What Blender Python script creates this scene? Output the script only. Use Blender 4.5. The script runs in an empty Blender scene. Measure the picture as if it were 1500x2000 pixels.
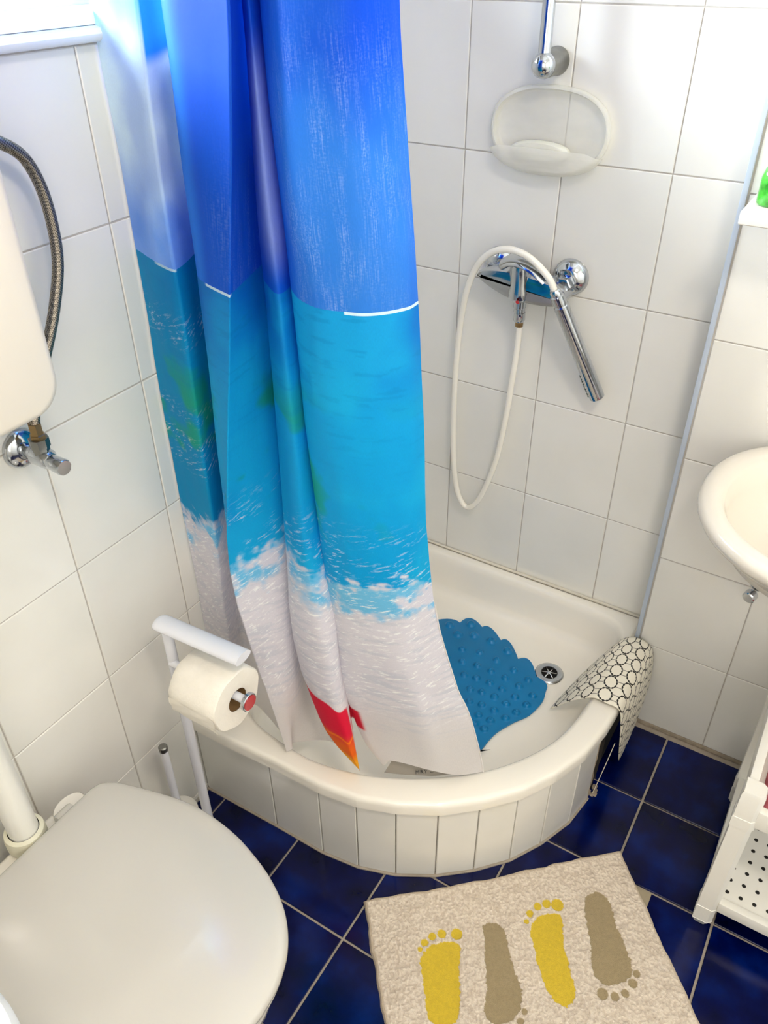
import bpy, bmesh, math, random
import numpy as np
from mathutils import Vector, Matrix
random.seed(3); np.random.seed(3)
SC = bpy.context.scene
COL = SC.collection
PI = math.pi

# ------------------------------------------------------------------ camera
cam_d = bpy.data.cameras.new('camera'); cam = bpy.data.objects.new('camera', cam_d); COL.objects.link(cam)
YAW, PITCH, ROLL, FPX = -0.5562, 0.6228, -0.0085, 1582.03
fw = Vector((math.sin(YAW)*math.cos(PITCH), math.cos(YAW)*math.cos(PITCH), -math.sin(PITCH)))
rt = Vector((math.cos(YAW), -math.sin(YAW), 0)); up = rt.cross(fw)
rt2 = rt*math.cos(ROLL)+up*math.sin(ROLL); up2 = -rt*math.sin(ROLL)+up*math.cos(ROLL)
M = Matrix((rt2, up2, -fw)).transposed().to_4x4(); M.translation = Vector((0.93796, -1.51194, 1.57222))
cam.matrix_world = M
cam_d.sensor_fit = 'VERTICAL'; cam_d.sensor_height = 36; cam_d.sensor_width = 27; cam_d.lens = FPX/2000*36
cam_d.clip_start = .02; cam_d.clip_end = 50
SC.camera = cam

# ------------------------------------------------------------------ world, lights, exposure
w = bpy.data.worlds.new('world'); SC.world = w; w.use_nodes = True
bg = w.node_tree.nodes['Background']; bg.inputs[0].default_value = (.80, .90, 1, 1); bg.inputs[1].default_value = 4.0
def area(name, loc, target, sx, sy, power, color, shape='RECTANGLE'):
    d = bpy.data.lights.new(name, 'AREA'); d.shape = shape; d.size = sx
    if shape == 'RECTANGLE': d.size_y = sy
    d.energy = power; d.color = color
    o = bpy.data.objects.new(name, d); COL.objects.link(o); o.location = loc
    o.rotation_euler = (Vector(target)-Vector(loc)).to_track_quat('-Z', 'Y').to_euler()
    return o
area('window_daylight', (-.34, -.68, 1.98), (1.2, -.75, .75), 1.15, .95, 140, (.80, .90, 1.0))
area('ceiling_lamp_light', (1.25, -1.35, 2.33), (1.25, -1.35, 0), .30, .30, 9.5, (1.0, .91, .80), 'DISK')
area('camera_side_fill', (1.25, -2.10, 1.15), (1.0, 0, .55), .85, 1.7, 10, (1.0, .96, .90))  # added fill from behind the camera; no doorway is modelled
SC.view_settings.view_transform = 'Standard'; SC.view_settings.look = 'None'
SC.view_settings.gamma = 1; SC.view_settings.use_curve_mapping = False
SC.view_settings.exposure = 0.42
SC.cycles.max_bounces = 10; SC.cycles.diffuse_bounces = 6; SC.cycles.caustics_reflective = False
SC.cycles.use_denoising = True

# ------------------------------------------------------------------ materials
def lin(c):
    if isinstance(c, str):
        c = [int(c[i:i+2], 16)/255 for i in (0, 2, 4)]
    return tuple([(v/12.92 if v <= .04045 else ((v+.055)/1.055)**2.4) for v in c])+(1,)
class NT:
    def __init__(s, m): s.t = m.node_tree; s.n = s.t.nodes; s.l = s.t.links
    def new(s, t, **k):
        n = s.n.new(t)
        for a, b in k.items(): setattr(n, a, b)
        return n
    def put(s, sock, v):
        if hasattr(v, 'is_output'): s.l.new(v, sock)
        else: sock.default_value = v
    def math(s, op, a, b=0.0, c=None, clamp=False):
        n = s.new('ShaderNodeMath', operation=op); n.use_clamp = clamp
        s.put(n.inputs[0], a); s.put(n.inputs[1], b)
        if c is not None: s.put(n.inputs[2], c)
        return n.outputs[0]
    def mix(s, f, a, b, blend='MIX'):
        n = s.new('ShaderNodeMix', data_type='RGBA', blend_type=blend)
        s.put(n.inputs[0], f); s.put(n.inputs[6], a); s.put(n.inputs[7], b); return n.outputs[2]
    def noise(s, scale, detail=3, vec=None, rough=.5):
        n = s.new('ShaderNodeTexNoise'); n.inputs['Scale'].default_value = scale; n.inputs['Detail'].default_value = detail
        n.inputs['Roughness'].default_value = rough
        if vec is not None: s.l.new(vec, n.inputs['Vector'])
        return n.outputs[0]
    def ramp(s, f, stops):
        n = s.new('ShaderNodeValToRGB'); e = n.color_ramp.elements
        e[0].position, e[0].color = stops[0]; e[1].position, e[1].color = stops[-1]
        for p, c in stops[1:-1]: k = e.new(p); k.color = c
        s.put(n.inputs[0], f); return n.outputs[0]
    def mapping(s, vec, scale):
        n = s.new('ShaderNodeMapping'); n.inputs['Scale'].default_value = scale; s.l.new(vec, n.inputs['Vector']); return n.outputs[0]
    def bump(s, h, strength, dist):
        n = s.new('ShaderNodeBump'); n.inputs['Strength'].default_value = strength; n.inputs['Distance'].default_value = dist
        s.put(n.inputs['Height'], h); return n.outputs[0]
def mat(name, col, rough=.4, metal=0, spec=.5, coat=0, trans=0, ior=1.5, var=0.0, vscale=8, bump=0, bscale=200, bdist=.001, alpha=1, sss=0):
    m = bpy.data.materials.new(name); m.use_nodes = True; t = NT(m); p = t.n['Principled BSDF']
    p.inputs['Base Color'].default_value = lin(col); p.inputs['Roughness'].default_value = rough
    p.inputs['Metallic'].default_value = metal; p.inputs['Specular IOR Level'].default_value = spec
    p.inputs['Coat Weight'].default_value = coat; p.inputs['Coat Roughness'].default_value = .08
    p.inputs['Transmission Weight'].default_value = trans; p.inputs['IOR'].default_value = ior
    p.inputs['Alpha'].default_value = alpha
    if sss: p.inputs['Subsurface Weight'].default_value = sss; p.inputs['Subsurface Radius'].default_value = (.01, .008, .006)
    co = t.new('ShaderNodeTexCoord').outputs['Object']
    if var:
        f = t.noise(vscale, 4, co)
        c = lin(col); a = tuple(x*(1-var) for x in c[:3])+(1,); b = tuple(min(1, x*(1+var)) for x in c[:3])+(1,)
        t.l.new(t.ramp(f, [(.3, a), (.7, b)]), p.inputs['Base Color'])
    if bump:
        t.l.new(t.bump(t.noise(bscale, 3, co), bump, bdist), p.inputs['Normal'])
    return m
CHROME = mat('chrome', 'C2C6CB', .10, 1, var=.03)
BRASS = mat('aged_brass', 'A58A62', .3, 1, var=.1, vscale=60)
DULL = mat('dull_steel', '8C8C88', .32, 1, var=.1, vscale=40)
PORC = mat('porcelain', 'E9E4DA', .12, coat=.5, var=.015, vscale=3)
TRAYM = mat('tray_enamel', 'EDE8DD', .16, coat=.5, var=.02, vscale=4)
PLAST = mat('cream_plastic', 'DCD5C8', .28, var=.02, vscale=5)
WPLAST = mat('white_plastic', 'E8E6DE', .3, var=.02, vscale=9)
LIDM = mat('toilet_lid_plastic', 'C4C0B8', .22, coat=.6, var=.01, vscale=3)
HOSEW = mat('hose_white', 'EDE8DC', .25, coat=.3, var=.02, vscale=20)
LACQ = mat('white_lacquered_metal', 'DEDFE6', .25, coat=.4, var=.01)
GROUT = mat('grout', 'B4AEA6', .9, var=.08, vscale=60, bump=.3, bscale=400)
GROUTF = mat('floor_grout', 'A59A8C', .9, var=.12, vscale=70, bump=.3, bscale=400)
WHITEP = mat('plaster_white', 'E9E5DC', .85, var=.01, vscale=3, bump=.1, bscale=60)
SILLM = mat('sill_white', 'EEF1F4', .3, var=.01)
PVC = mat('window_frame_plastic', 'F1F3F4', .3, var=.01)
PAPER = mat('tissue_paper', 'EAE4D8', .95, var=.025, vscale=60, bump=.5, bscale=260, bdist=.0012)
CARD = mat('cardboard', '8A6A42', .9, var=.1, vscale=80)
RED = mat('red_plastic', 'B3222C', .35, coat=.4, var=.05)
DARK = mat('dark_void', '0D0B0A', .9, var=.3, vscale=30)
BOARD = mat('dark_board', '2B2622', .8, var=.4, vscale=25, bump=.5, bscale=50, bdist=.002)
RUBBLE = mat('broken_mortar', 'A29584', .95, var=.2, vscale=60, bump=.8, bscale=90, bdist=.003)
TRIMM = mat('trim_plastic', 'B4BECC', .35, var=.03, vscale=10)
SILIC = mat('silicone', 'DDD6C6', .35, var=.03, vscale=30)
BLUEMAT = mat('blue_rubber', '0072AA', .32, spec=.3, coat=.1, var=.06, vscale=12, bump=.15, bscale=120)
PINK = mat('pink_towel', 'B4606A', .95, var=.16, vscale=30, bump=.9, bscale=160, bdist=.004)
PIPEM = mat('pipe_plastic', 'E2E0D8', .3, coat=.2, var=.02, vscale=6)
RINGM = mat('yellowed_plastic', 'D9D5BE', .35, var=.04, vscale=20)
BLACKP = mat('black_rubber', '17181A', .6, var=.1)
HOLE = mat('hole_dark', '1B1A16', .9, var=.1)
PAINTW = WHITEP
LAMPG = bpy.data.materials.new('lamp_glass'); LAMPG.use_nodes = True
_p = LAMPG.node_tree.nodes['Principled BSDF']; _p.inputs['Emission Color'].default_value = (1, .85, .68, 1); _p.inputs['Emission Strength'].default_value = 6

def tile_mat(name, a, b, c, rough, spec_coat, cloud, scale):
    m = bpy.data.materials.new(name); m.use_nodes = True; t = NT(m); p = t.n['Principled BSDF']
    oi = t.new('ShaderNodeObjectInfo'); geo = t.new('ShaderNodeNewGeometry')
    vec = t.new('ShaderNodeVectorMath', operation='ADD'); t.l.new(geo.outputs['Position'], vec.inputs[0])
    cmb = t.new('ShaderNodeCombineXYZ'); t.l.new(t.math('MULTIPLY', oi.outputs['Random'], 30.0), cmb.inputs[0]); t.l.new(cmb.outputs[0], vec.inputs[1])
    n1 = t.noise(scale, 4, vec.outputs[0])
    colr = t.ramp(n1, [(.5-cloud, lin(a)), (.5, lin(b)), (.5+cloud, lin(c))])
    v = t.math('MULTIPLY_ADD', oi.outputs['Random'], .06, .97)
    hs = t.new('ShaderNodeHueSaturation'); t.l.new(v, hs.inputs['Value']); t.l.new(colr, hs.inputs['Color'])
    t.l.new(hs.outputs[0], p.inputs['Base Color'])
    p.inputs['Roughness'].default_value = rough; p.inputs['Coat Weight'].default_value = spec_coat; p.inputs['Coat Roughness'].default_value = .06
    if not spec_coat: p.inputs['Specular IOR Level'].default_value = .28
    t.l.new(t.bump(t.noise(22, 2, vec.outputs[0]), .12, .004), p.inputs['Normal'])
    return m
TILE = tile_mat('wall_tile_glaze', 'DEDCD5', 'E3E1DA', 'E6E4DE', .18, .35, .25, 6)
FTILE = tile_mat('floor_tile_glaze', '00021E', '00073C', '011B60', .16, .0, .22, 11)

# ------------------------------------------------------------------ mesh helpers
def link(name, me, m=None, parent=None, smooth=True):
    if isinstance(me, bmesh.types.BMesh):
        bm = me; me = bpy.data.meshes.new(name); bm.to_mesh(me); bm.free()
    if smooth:
        me.polygons.foreach_set('use_smooth', [True]*len(me.polygons))
    o = bpy.data.objects.new(name, me); COL.objects.link(o)
    if m is not None and not me.materials: me.materials.append(m)
    if parent is not None:
        o.parent = parent
        if parent.type == 'EMPTY':
            o.matrix_parent_inverse = Matrix.Translation(-Vector(parent.location))
    return o
def autosmooth(o, ang=35):
    me = o.data
    try: me.set_sharp_from_angle(angle=math.radians(ang))
    except Exception: pass
    return o
def thing(name, label, cat, loc, group=None):
    o = bpy.data.objects.new(name, None); COL.objects.link(o); o.location = loc; o.empty_display_size = .05
    o['label'] = label; o['category'] = cat
    if group: o['group'] = group
    return o
def tag(o, label, cat, group=None):
    o['label'] = label; o['category'] = cat
    if group: o['group'] = group
    return o
def struct(o): o['kind'] = 'structure'; return o
def add_box(bm, lo, hi, bev=0, seg=2, M=None):
    c = [(a+b)/2 for a, b in zip(lo, hi)]; s = [abs(b-a) for a, b in zip(lo, hi)]
    r = bmesh.ops.create_cube(bm, size=1, matrix=Matrix.Translation(c) @ Matrix.Diagonal((*s, 1)))
    vs = r['verts']
    if bev:
        es = list({e for v in vs for e in v.link_edges})
        g = bmesh.ops.bevel(bm, geom=es, offset=bev, segments=seg, profile=.6, affect='EDGES')
        vs = list({v for f in g['faces'] for v in f.verts} | {v for v in vs if v.is_valid})
    if M is not None: bmesh.ops.transform(bm, matrix=M, verts=[v for v in vs if v.is_valid])
    return vs
def box(name, lo, hi, m, parent=None, bev=0, seg=2):
    bm = bmesh.new(); add_box(bm, lo, hi, bev, seg); return autosmooth(link(name, bm, m, parent))
def frame_from(d, hint=(0, 0, 1)):
    d = Vector(d).normalized(); h = Vector(hint)
    if abs(d.dot(h)) > .95: h = Vector((1, 0, 0))
    a = d.cross(h).normalized(); b = a.cross(d).normalized(); return a, b, d
def add_lathe(bm, prof, p0, axis, seg=32, cap=True):
    """prof: list of (radius, distance along axis)"""
    a, b, d = frame_from(axis); p0 = Vector(p0); rings = []
    for r, h in prof:
        if r < 1e-6: rings.append([bm.verts.new(p0+d*h)]); continue
        rings.append([bm.verts.new(p0+d*h+(a*math.cos(2*PI*i/seg)+b*math.sin(2*PI*i/seg))*r) for i in range(seg)])
    for r0, r1 in zip(rings, rings[1:]):
        if len(r0) == 1 and len(r1) == 1: continue
        if len(r0) == 1:
            for i in range(seg): bm.faces.new((r0[0], r1[i], r1[(i+1) % seg]))
        elif len(r1) == 1:
            for i in range(seg): bm.faces.new((r0[i], r0[(i+1) % seg], r1[0]))
        else:
            for i in range(seg): bm.faces.new((r0[i], r0[(i+1) % seg], r1[(i+1) % seg], r1[i]))
    if cap:
        for r in (rings[0], rings[-1]):
            if len(r) > 1: bm.faces.new(r)
    bmesh.ops.recalc_face_normals(bm, faces=bm.faces[:])
def lathe(name, prof, p0, axis, m, parent=None, seg=32, cap=True):
    bm = bmesh.new(); add_lathe(bm, prof, p0, axis, seg, cap); return autosmooth(link(name, bm, m, parent))
def catmull(pts, n=8):
    P = [Vector(p) for p in pts]; P = [P[0]*2-P[1]]+P+[P[-1]*2-P[-2]]; out = []
    for i in range(1, len(P)-2):
        for k in range(n):
            t = k/n; a, b, c, d = P[i-1], P[i], P[i+1], P[i+2]
            out.append(.5*((2*b)+(c-a)*t+(2*a-5*b+4*c-d)*t*t+(3*b-a-3*c+d)*t**3))
    out.append(P[-2]); return out
def add_tube(bm, pts, r, seg=12, cap=True):
    pts = [Vector(p) for p in pts]; rings = []; a = None
    for i, p in enumerate(pts):
        d = (pts[min(i+1, len(pts)-1)]-pts[max(i-1, 0)]).normalized()
        if a is None: a, b, _ = frame_from(d)
        a = (a-d*a.dot(d)).normalized(); b = d.cross(a)
        rr = r[i] if isinstance(r, (list, tuple)) else r
        rings.append([bm.verts.new(p+(a*math.cos(2*PI*k/seg)+b*math.sin(2*PI*k/seg))*rr) for k in range(seg)])
    for r0, r1 in zip(rings, rings[1:]):
        for i in range(seg): bm.faces.new((r0[i], r0[(i+1) % seg], r1[(i+1) % seg], r1[i]))
    if cap: bm.faces.new(rings[0]); bm.faces.new(rings[-1])
    bmesh.ops.recalc_face_normals(bm, faces=bm.faces[:])
def tube(name, pts, r, m, parent=None, seg=12, smooth_n=0):
    if smooth_n: pts = catmull(pts, smooth_n)
    bm = bmesh.new(); add_tube(bm, pts, r, seg); return autosmooth(link(name, bm, m, parent), 60)
def rings_mesh(name, rings, m, parent=None, cap0=True, cap1=True, closed=True):
    bm = bmesh.new(); R = [[bm.verts.new(p) for p in r] for r in rings]; n = len(R[0])
    for a, b in zip(R, R[1:]):
        for i in range(n if closed else n-1): bm.faces.new((a[i], a[(i+1) % n], b[(i+1) % n], b[i]))
    if cap0: bm.faces.new(R[0])
    if cap1: bm.faces.new(R[-1])
    bmesh.ops.recalc_face_normals(bm, faces=bm.faces[:])
    return autosmooth(link(name, bm, m, parent), 50)
def extrude_poly(name, poly, z0, z1, m, parent=None, bev=0, M=None):
    bm = bmesh.new(); vs = [bm.verts.new((x, y, z0)) for x, y in poly]; f = bm.faces.new(vs)
    r = bmesh.ops.extrude_face_region(bm, geom=[f]); bmesh.ops.translate(bm, vec=(0, 0, z1-z0), verts=[v for v in r['geom'] if isinstance(v, bmesh.types.BMVert)])
    bmesh.ops.recalc_face_normals(bm, faces=bm.faces[:])
    if bev:
        es = [e for e in bm.edges if abs(e.verts[0].co.z-z1) < 1e-6 and abs(e.verts[1].co.z-z1) < 1e-6]
        bmesh.ops.bevel(bm, geom=es, offset=bev, segments=2, profile=.6, affect='EDGES')
    if M is not None: bmesh.ops.transform(bm, matrix=M, verts=bm.verts[:])
    return autosmooth(link(name, bm, m, parent))

# ------------------------------------------------------------------ room shell
XE, YR = 0.7195, -0.0804            # outside corner of the wall step
RX, FY, CZ = 1.95, -2.15, 2.45
WY0, WY1, WZ0, WZ1 = -1.20, -0.14, 1.50, 2.22   # window opening in the left wall
T = .0018                           # how far a tile stands proud of its joints
def slab(name, boxes, m):
    bm = bmesh.new()
    for lo, hi in boxes: add_box(bm, lo, hi)
    return struct(link(name, bm, m, smooth=False))
WD = .2
wall_left = slab('wall_left', [((-WD, FY-.1, -.02), (-T, .1, WZ0-.040)), ((-WD, FY-.1, WZ1), (-T, .1, CZ)),
                               ((-WD, FY-.1, WZ0-.040), (-T, WY0, WZ1)), ((-WD, WY1, WZ0-.040), (-T, .1, WZ1))], GROUT)
wall_back = slab('wall_back', [((-T, T, -.02), (XE+.02, .15, CZ))], GROUT)
wall_right = slab('wall_right', [((XE+.003, YR+T, -.02), (RX+.1, .12, CZ))], GROUT)
wall_side = slab('wall_side', [((RX, FY-.1, -.02), (RX+.1, YR+T, CZ))], WHITEP)
wall_front = slab('wall_front', [((-T, FY-.1, -.02), (RX, FY, CZ))], WHITEP)
ceiling = slab('ceiling', [((-WD, FY-.1, CZ), (RX+.1, .15, CZ+.08))], WHITEP)
floor = slab('floor', [((-T, FY, -.06), (RX, T, -.0035))], GROUTF)

G = .00105                            # half a wall joint
TH = .006
cache = {}
def tile_mesh(w, h, d, bev, m):
    k = (round(w, 4), round(h, 4), d, m.name)
    if k not in cache:
        bm = bmesh.new(); add_box(bm, (-w/2, -h/2, 0), (w/2, h/2, d))
        es = [e for e in bm.edges if all(abs(v.co.z-d) < 1e-7 for v in e.verts)]
        bmesh.ops.bevel(bm, geom=es, offset=bev, segments=1, affect='EDGES')
        me = bpy.data.meshes.new('tile'); bm.to_mesh(me); bm.free(); me.materials.append(m); cache[k] = me
    return cache[k]
def lay(parent, us, vs, place, hg, d, bev, m, skip=None):
    for u0, u1 in zip(us, us[1:]):
        for v0, v1 in zip(vs, vs[1:]):
            if u1-u0 < .012 or v1-v0 < .012: continue
            if skip and skip(u0, u1, v0, v1): continue
            o = bpy.data.objects.new('tile', tile_mesh(u1-u0-2*hg, v1-v0-2*hg, d, bev, m)); COL.objects.link(o)
            o.parent = parent; o.matrix_local = place((u0+u1)/2, (v0+v1)/2, random.uniform(-.0004, .0002))
H = .245
def rot(x, y, z):                    # columns: tile local axes
    return Matrix((x, y, z)).transposed().to_4x4()
RB = rot((1, 0, 0), (0, 0, 1), (0, -1, 0)); RL = rot((0, -1, 0), (0, 0, 1), (1, 0, 0)); RF = Matrix.Identity(4)
# shower wall
us = [0, .1889, .3889, .5889, XE]; vs = [.2, 1.2276-3*H-.245+.0, 1.2276-3*H, 1.2276-2*H, 1.2276-H, 1.2276, 1.2276+H, 1.2276+2*H, 1.2276+3*H, 1.2276+4*H, CZ]
lay(wall_back, us, vs, lambda u, v, j: Matrix.Translation((u, TH+j, v)) @ RB, G, TH, .0012, TILE)
# left wall, interrupted by the window
us = [0, .1256+.6-.6+.0]+[.7256-.2*k for k in (2, 1, 0)]+[.7256+.2*k for k in range(1, 8)]
us = sorted(set([0.0]+[round(.1256+.2*k, 4) for k in range(0, 11)]+[-FY])); us = [u for u in us if u <= -FY]
zl = [0.0]+[1.24-5*H+H*k for k in range(0, 6)]+[1.458]
lay(wall_left, us, zl, lambda u, v, j: Matrix.Translation((-TH-j, -u, v)) @ RL, G, TH, .0012, TILE)
lay(wall_left, [0, -WY1], [1.458, 1.485, 1.73, 1.975, 2.22, CZ], lambda u, v, j: Matrix.Translation((-TH-j, -u, v)) @ RL, G, TH, .0012, TILE)
lay(wall_left, [-WY0, 1.3256, 1.5256, 1.7256, 1.9256, -FY], [1.458, 1.485, 1.73, 1.975, 2.22, CZ], lambda u, v, j: Matrix.Translation((-TH-j, -u, v)) @ RL, G, TH, .0012, TILE)
# right wall (stands 8 cm proud of the shower wall)
x0 = XE+.0103
us = [x0, .7239, .9239, 1.1239, 1.3239, 1.5239, 1.7239, RX]; us = [us[0]]+[u for u in us[2:]]
vs = [.010, .2512, .4962, .7412, .9862, 1.2312, 1.4762, 1.7212, 1.9662, CZ]
lay(wall_right, us, vs, lambda u, v, j: Matrix.Translation((u, YR+TH+j, v)) @ RB, G, TH, .0012, TILE)
# return face of the step
lay(wall_right, [.0, -YR-.001], [.255]+[1.2276+H*k for k in range(-3, 5)]+[CZ], lambda u, v, j: Matrix.Translation((XE+.003, -u, v)) @ rot((0, 1, 0), (0, 0, 1), (-1, 0, 0)), G, .003, .0008, TILE)
# blue floor tiles
S = .1991
fx = [u for u in [.8483+S*k for k in range(-5, 7)] if 0 < u < RX]; fy = [v for v in [-.2924-S*k for k in range(-1, 11)] if FY < v < YR]
lay(floor, [0.004]+fx+[RX], sorted([FY]+fy+[YR-.006]), lambda u, v, j: Matrix.Translation((u, v, -.0055+j)), .0024, .006, .0012, FTILE,
    skip=lambda u0, u1, v0, v1: False)
struct(box('trim_1', (XE-.0005, YR-.0035, .256), (XE+.0085, YR+T+.004, CZ), TRIMM, None, .0012))
struct(box('trim_2', (XE+.006, YR-.001, -.001), (RX, YR+T, .010), RUBBLE, None, .001))
bm = bmesh.new(); add_tube(bm, [(.003, FY, .001), (.003, -.79, .001)], .004, 8)
struct(link('trim_3', bm, GROUT))

# window
win = bpy.data.objects.new('window_1', None); COL.objects.link(win); win.location = (-.12, (WY0+WY1)/2, WZ0); struct(win)
bm = bmesh.new()
X0, X1 = -.155, -.10
WF0 = WZ0-.09                       # the frame's foot stands behind the sill
for lo, hi in (((X0, WY0, WF0), (X1, WY0+.06, WZ1)), ((X0, WY1-.06, WF0), (X1, WY1, WZ1)), ((X0, WY0, WF0), (X1, WY1, WF0+.05)), ((X0, WY0, WZ1-.05), (X1, WY1, WZ1))):
    add_box(bm, lo, hi, .004)
link('window_frame', bm, PVC, win)
bm = bmesh.new()
A0, A1, B0, B1 = WY0+.055, WY1-.055, WF0+.040, WZ1-.045
for lo, hi in (((X0+.015, A0, B0), (X1+.018, A0+.05, B1)), ((X0+.015, A1-.05, B0), (X1+.018, A1, B1)), ((X0+.015, A0, B0), (X1+.018, A1, B0+.05)), ((X0+.015, A0, B1-.05), (X1+.018, A1, B1))):
    add_box(bm, lo, hi, .005)
link('sash', bm, PVC, win)
gl = bpy.data.materials.new('window_glass'); gl.use_nodes = True; t = NT(gl)
for n in list(t.n):
    if n.type == 'BSDF_PRINCIPLED': t.n.remove(n)
tr = t.new('ShaderNodeBsdfTransparent'); gs = t.new('ShaderNodeBsdfGlossy'); gs.inputs['Roughness'].default_value = .03
fr = t.new('ShaderNodeFresnel'); mx = t.new('ShaderNodeMixShader'); t.l.new(fr.outputs[0], mx.inputs[0]); t.l.new(tr.outputs[0], mx.inputs[1]); t.l.new(gs.outputs[0], mx.inputs[2])
t.l.new(mx.outputs[0], t.n['Material Output'].inputs[0])
box('window_pane', (X0+.03, A0+.045, B0+.045), (X0+.036, A1-.045, B1-.045), gl, win)
# sill: tiled ledge with a rounded nosing and a flat strip above it
s_ = thing('window_sill', 'white window sill with rounded nosing at top left beside the curtain', 'window sill', (0, (WY0+WY1)/2, 1.46))
prof = [(-.195, 1.462), (-.004, 1.462), (.014, 1.4605), (.021, 1.464), (.024, 1.470), (.021, 1.476), (.012, 1.478), (-.195, 1.478)]
rings_mesh('nosing', [[(x, y, z) for x, z in prof] for y in (WY0-.04, WY1+.03)], SILLM, s_)
box('sill_board', (-.10, WY0+.002, 1.4785), (.010, WY1-.002, 1.494), SILLM, s_, .003)

# ------------------------------------------------------------------ shower tray
ZT = .2533
OUT = [(.003, -.783), (.11, -.781), (.21, -.775), (.325, -.773), (.405, -.761), (.477, -.734), (.548, -.694), (.61, -.642), (.664, -.582), (.705, -.513), (.736, -.435), (.751, -.352), (.756, -.27), (.757, -.18), (.757, -.084), (.7165, -.084), (.7165, -.003), (.003, -.003)]
INN = [(.045, -.60), (.055, -.665), (.085, -.70), (.14, -.722), (.228, -.733), (.294, -.733), (.375, -.713), (.423, -.693), (.492, -.655), (.582, -.584), (.636, -.515), (.675, -.44), (.691, -.371), (.697, -.306), (.698, -.20), (.697, -.11), (.688, -.066), (.66, -.041), (.614, -.032), (.40, -.030), (.12, -.032), (.07, -.042), (.048, -.08), (.045, -.3)]
def chaikin(P, n=2):
    for _ in range(n):
        P = [q for a, b in zip(P, P[1:]+P[:1]) for q in ((.75*a[0]+.25*b[0], .75*a[1]+.25*b[1]), (.25*a[0]+.75*b[0], .25*a[1]+.75*b[1]))]
    return P
def ray_poly(c, th, P):
    dx, dy = math.cos(th), math.sin(th); best = None
    for (ax, ay), (bx, by) in zip(P, P[1:]+P[:1]):
        ex, ey = bx-ax, by-ay; den = dx*ey-dy*ex
        if abs(den) < 1e-12: continue
        tt = ((ax-c[0])*ey-(ay-c[1])*ex)/den; s = ((ax-c[0])*dy-(ay-c[1])*dx)/den
        if tt > 0 and -1e-9 <= s <= 1+1e-9 and (best is None or tt > best): best = tt
    return best
CEN = (.37, -.37)
ths = sorted(set([2*PI*k/220 for k in range(220)]+[math.atan2(y-CEN[1], x-CEN[0]) % (2*PI) for x, y in OUT]))
ths = [a for i, a in enumerate(ths) if i == 0 or a-ths[i-1] > 1e-3]
INC = chaikin(INN)
ro = [ray_poly(CEN, a, OUT) for a in ths]; ri = [ray_poly(CEN, a, INC) for a in ths]
def ring(rad, z): return [(CEN[0]+math.cos(a)*r, CEN[1]+math.sin(a)*r, z) for a, r in zip(ths, rad)]
off = lambda base, d: [r+d for r in base]
tray = thing('shower_tray', 'cream curved corner shower tray with rounded rim', 'shower tray', (.37, -.37, 0))
rings = [ring(off(ro, -.012), ZT-.032), ring(ro, ZT-.030), ring(off(ro, .0), ZT-.012), ring(off(ro, -.002), ZT-.005), ring(off(ro, -.006), ZT-.001), ring(off(ro, -.012), ZT),
         ring([a*.5+b*.5 for a, b in zip(ro, ri)], ZT-.0005), ring(off(ri, .008), ZT-.001), ring(off(ri, .002), ZT-.003), ring(off(ri, -.003), ZT-.009), ring(off(ri, -.007), ZT-.02),
         ring(off(ri, -.012), ZT-.055), ring(off(ri, -.018), ZT-.085), ring(off(ri, -.026), ZT-.099), ring(off(ri, -.042), ZT-.106), ring(off(ri, -.065), .1455), ring([r*.6 for r in ri], .1445), ring([r*.2 for r in ri], .143)]
body = rings_mesh('tray_body', rings, TRAYM, tray, cap0=False, cap1=True)
body.data.polygons.foreach_set('use_smooth', [True]*len(body.data.polygons))
bm = bmesh.new(); add_tube(bm, [(.004, -.78, ZT), (.004, -.004, ZT+.001), (.3, -.004, ZT+.001), (XE-.004, -.004, ZT+.001), (XE-.004, -.078, ZT+.001)], .004, 8)
link('silicone_seam', bm, SILIC, tray)
# drain
dr = thing('shower_drain', 'small chrome shower drain with a cross grating in the tray floor', 'drain', (.565, -.18, .146))
lathe('flange', [(.019, .003), (.026, .0036), (.031, .0028), (.0335, .0005), (.031, -.001)], (.565, -.18, .146), (0, 0, 1), CHROME, dr, 40, cap=False)
lathe('drain_cup', [(.0195, .003), (.0185, -.001), (.016, -.0015), (0, -.0015)], (.565, -.18, .1465), (0, 0, 1), DARK, dr, 32, cap=False)
bm = bmesh.new()
for k in range(3):
    a = k*PI/3+.3; c, s = math.cos(a), math.sin(a)
    add_tube(bm, [(.565-c*.0185, -.18-s*.0185, .1475), (.565, -.18, .1490), (.565+c*.0185, -.18+s*.0185, .1475)], .0019, 8)
add_lathe(bm, [(0, .0035), (.004, .0030), (.005, .001), (.005, 0)], (.565, -.18, .147), (0, 0, 1), 16)
link('grating', bm, CHROME, dr)

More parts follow.
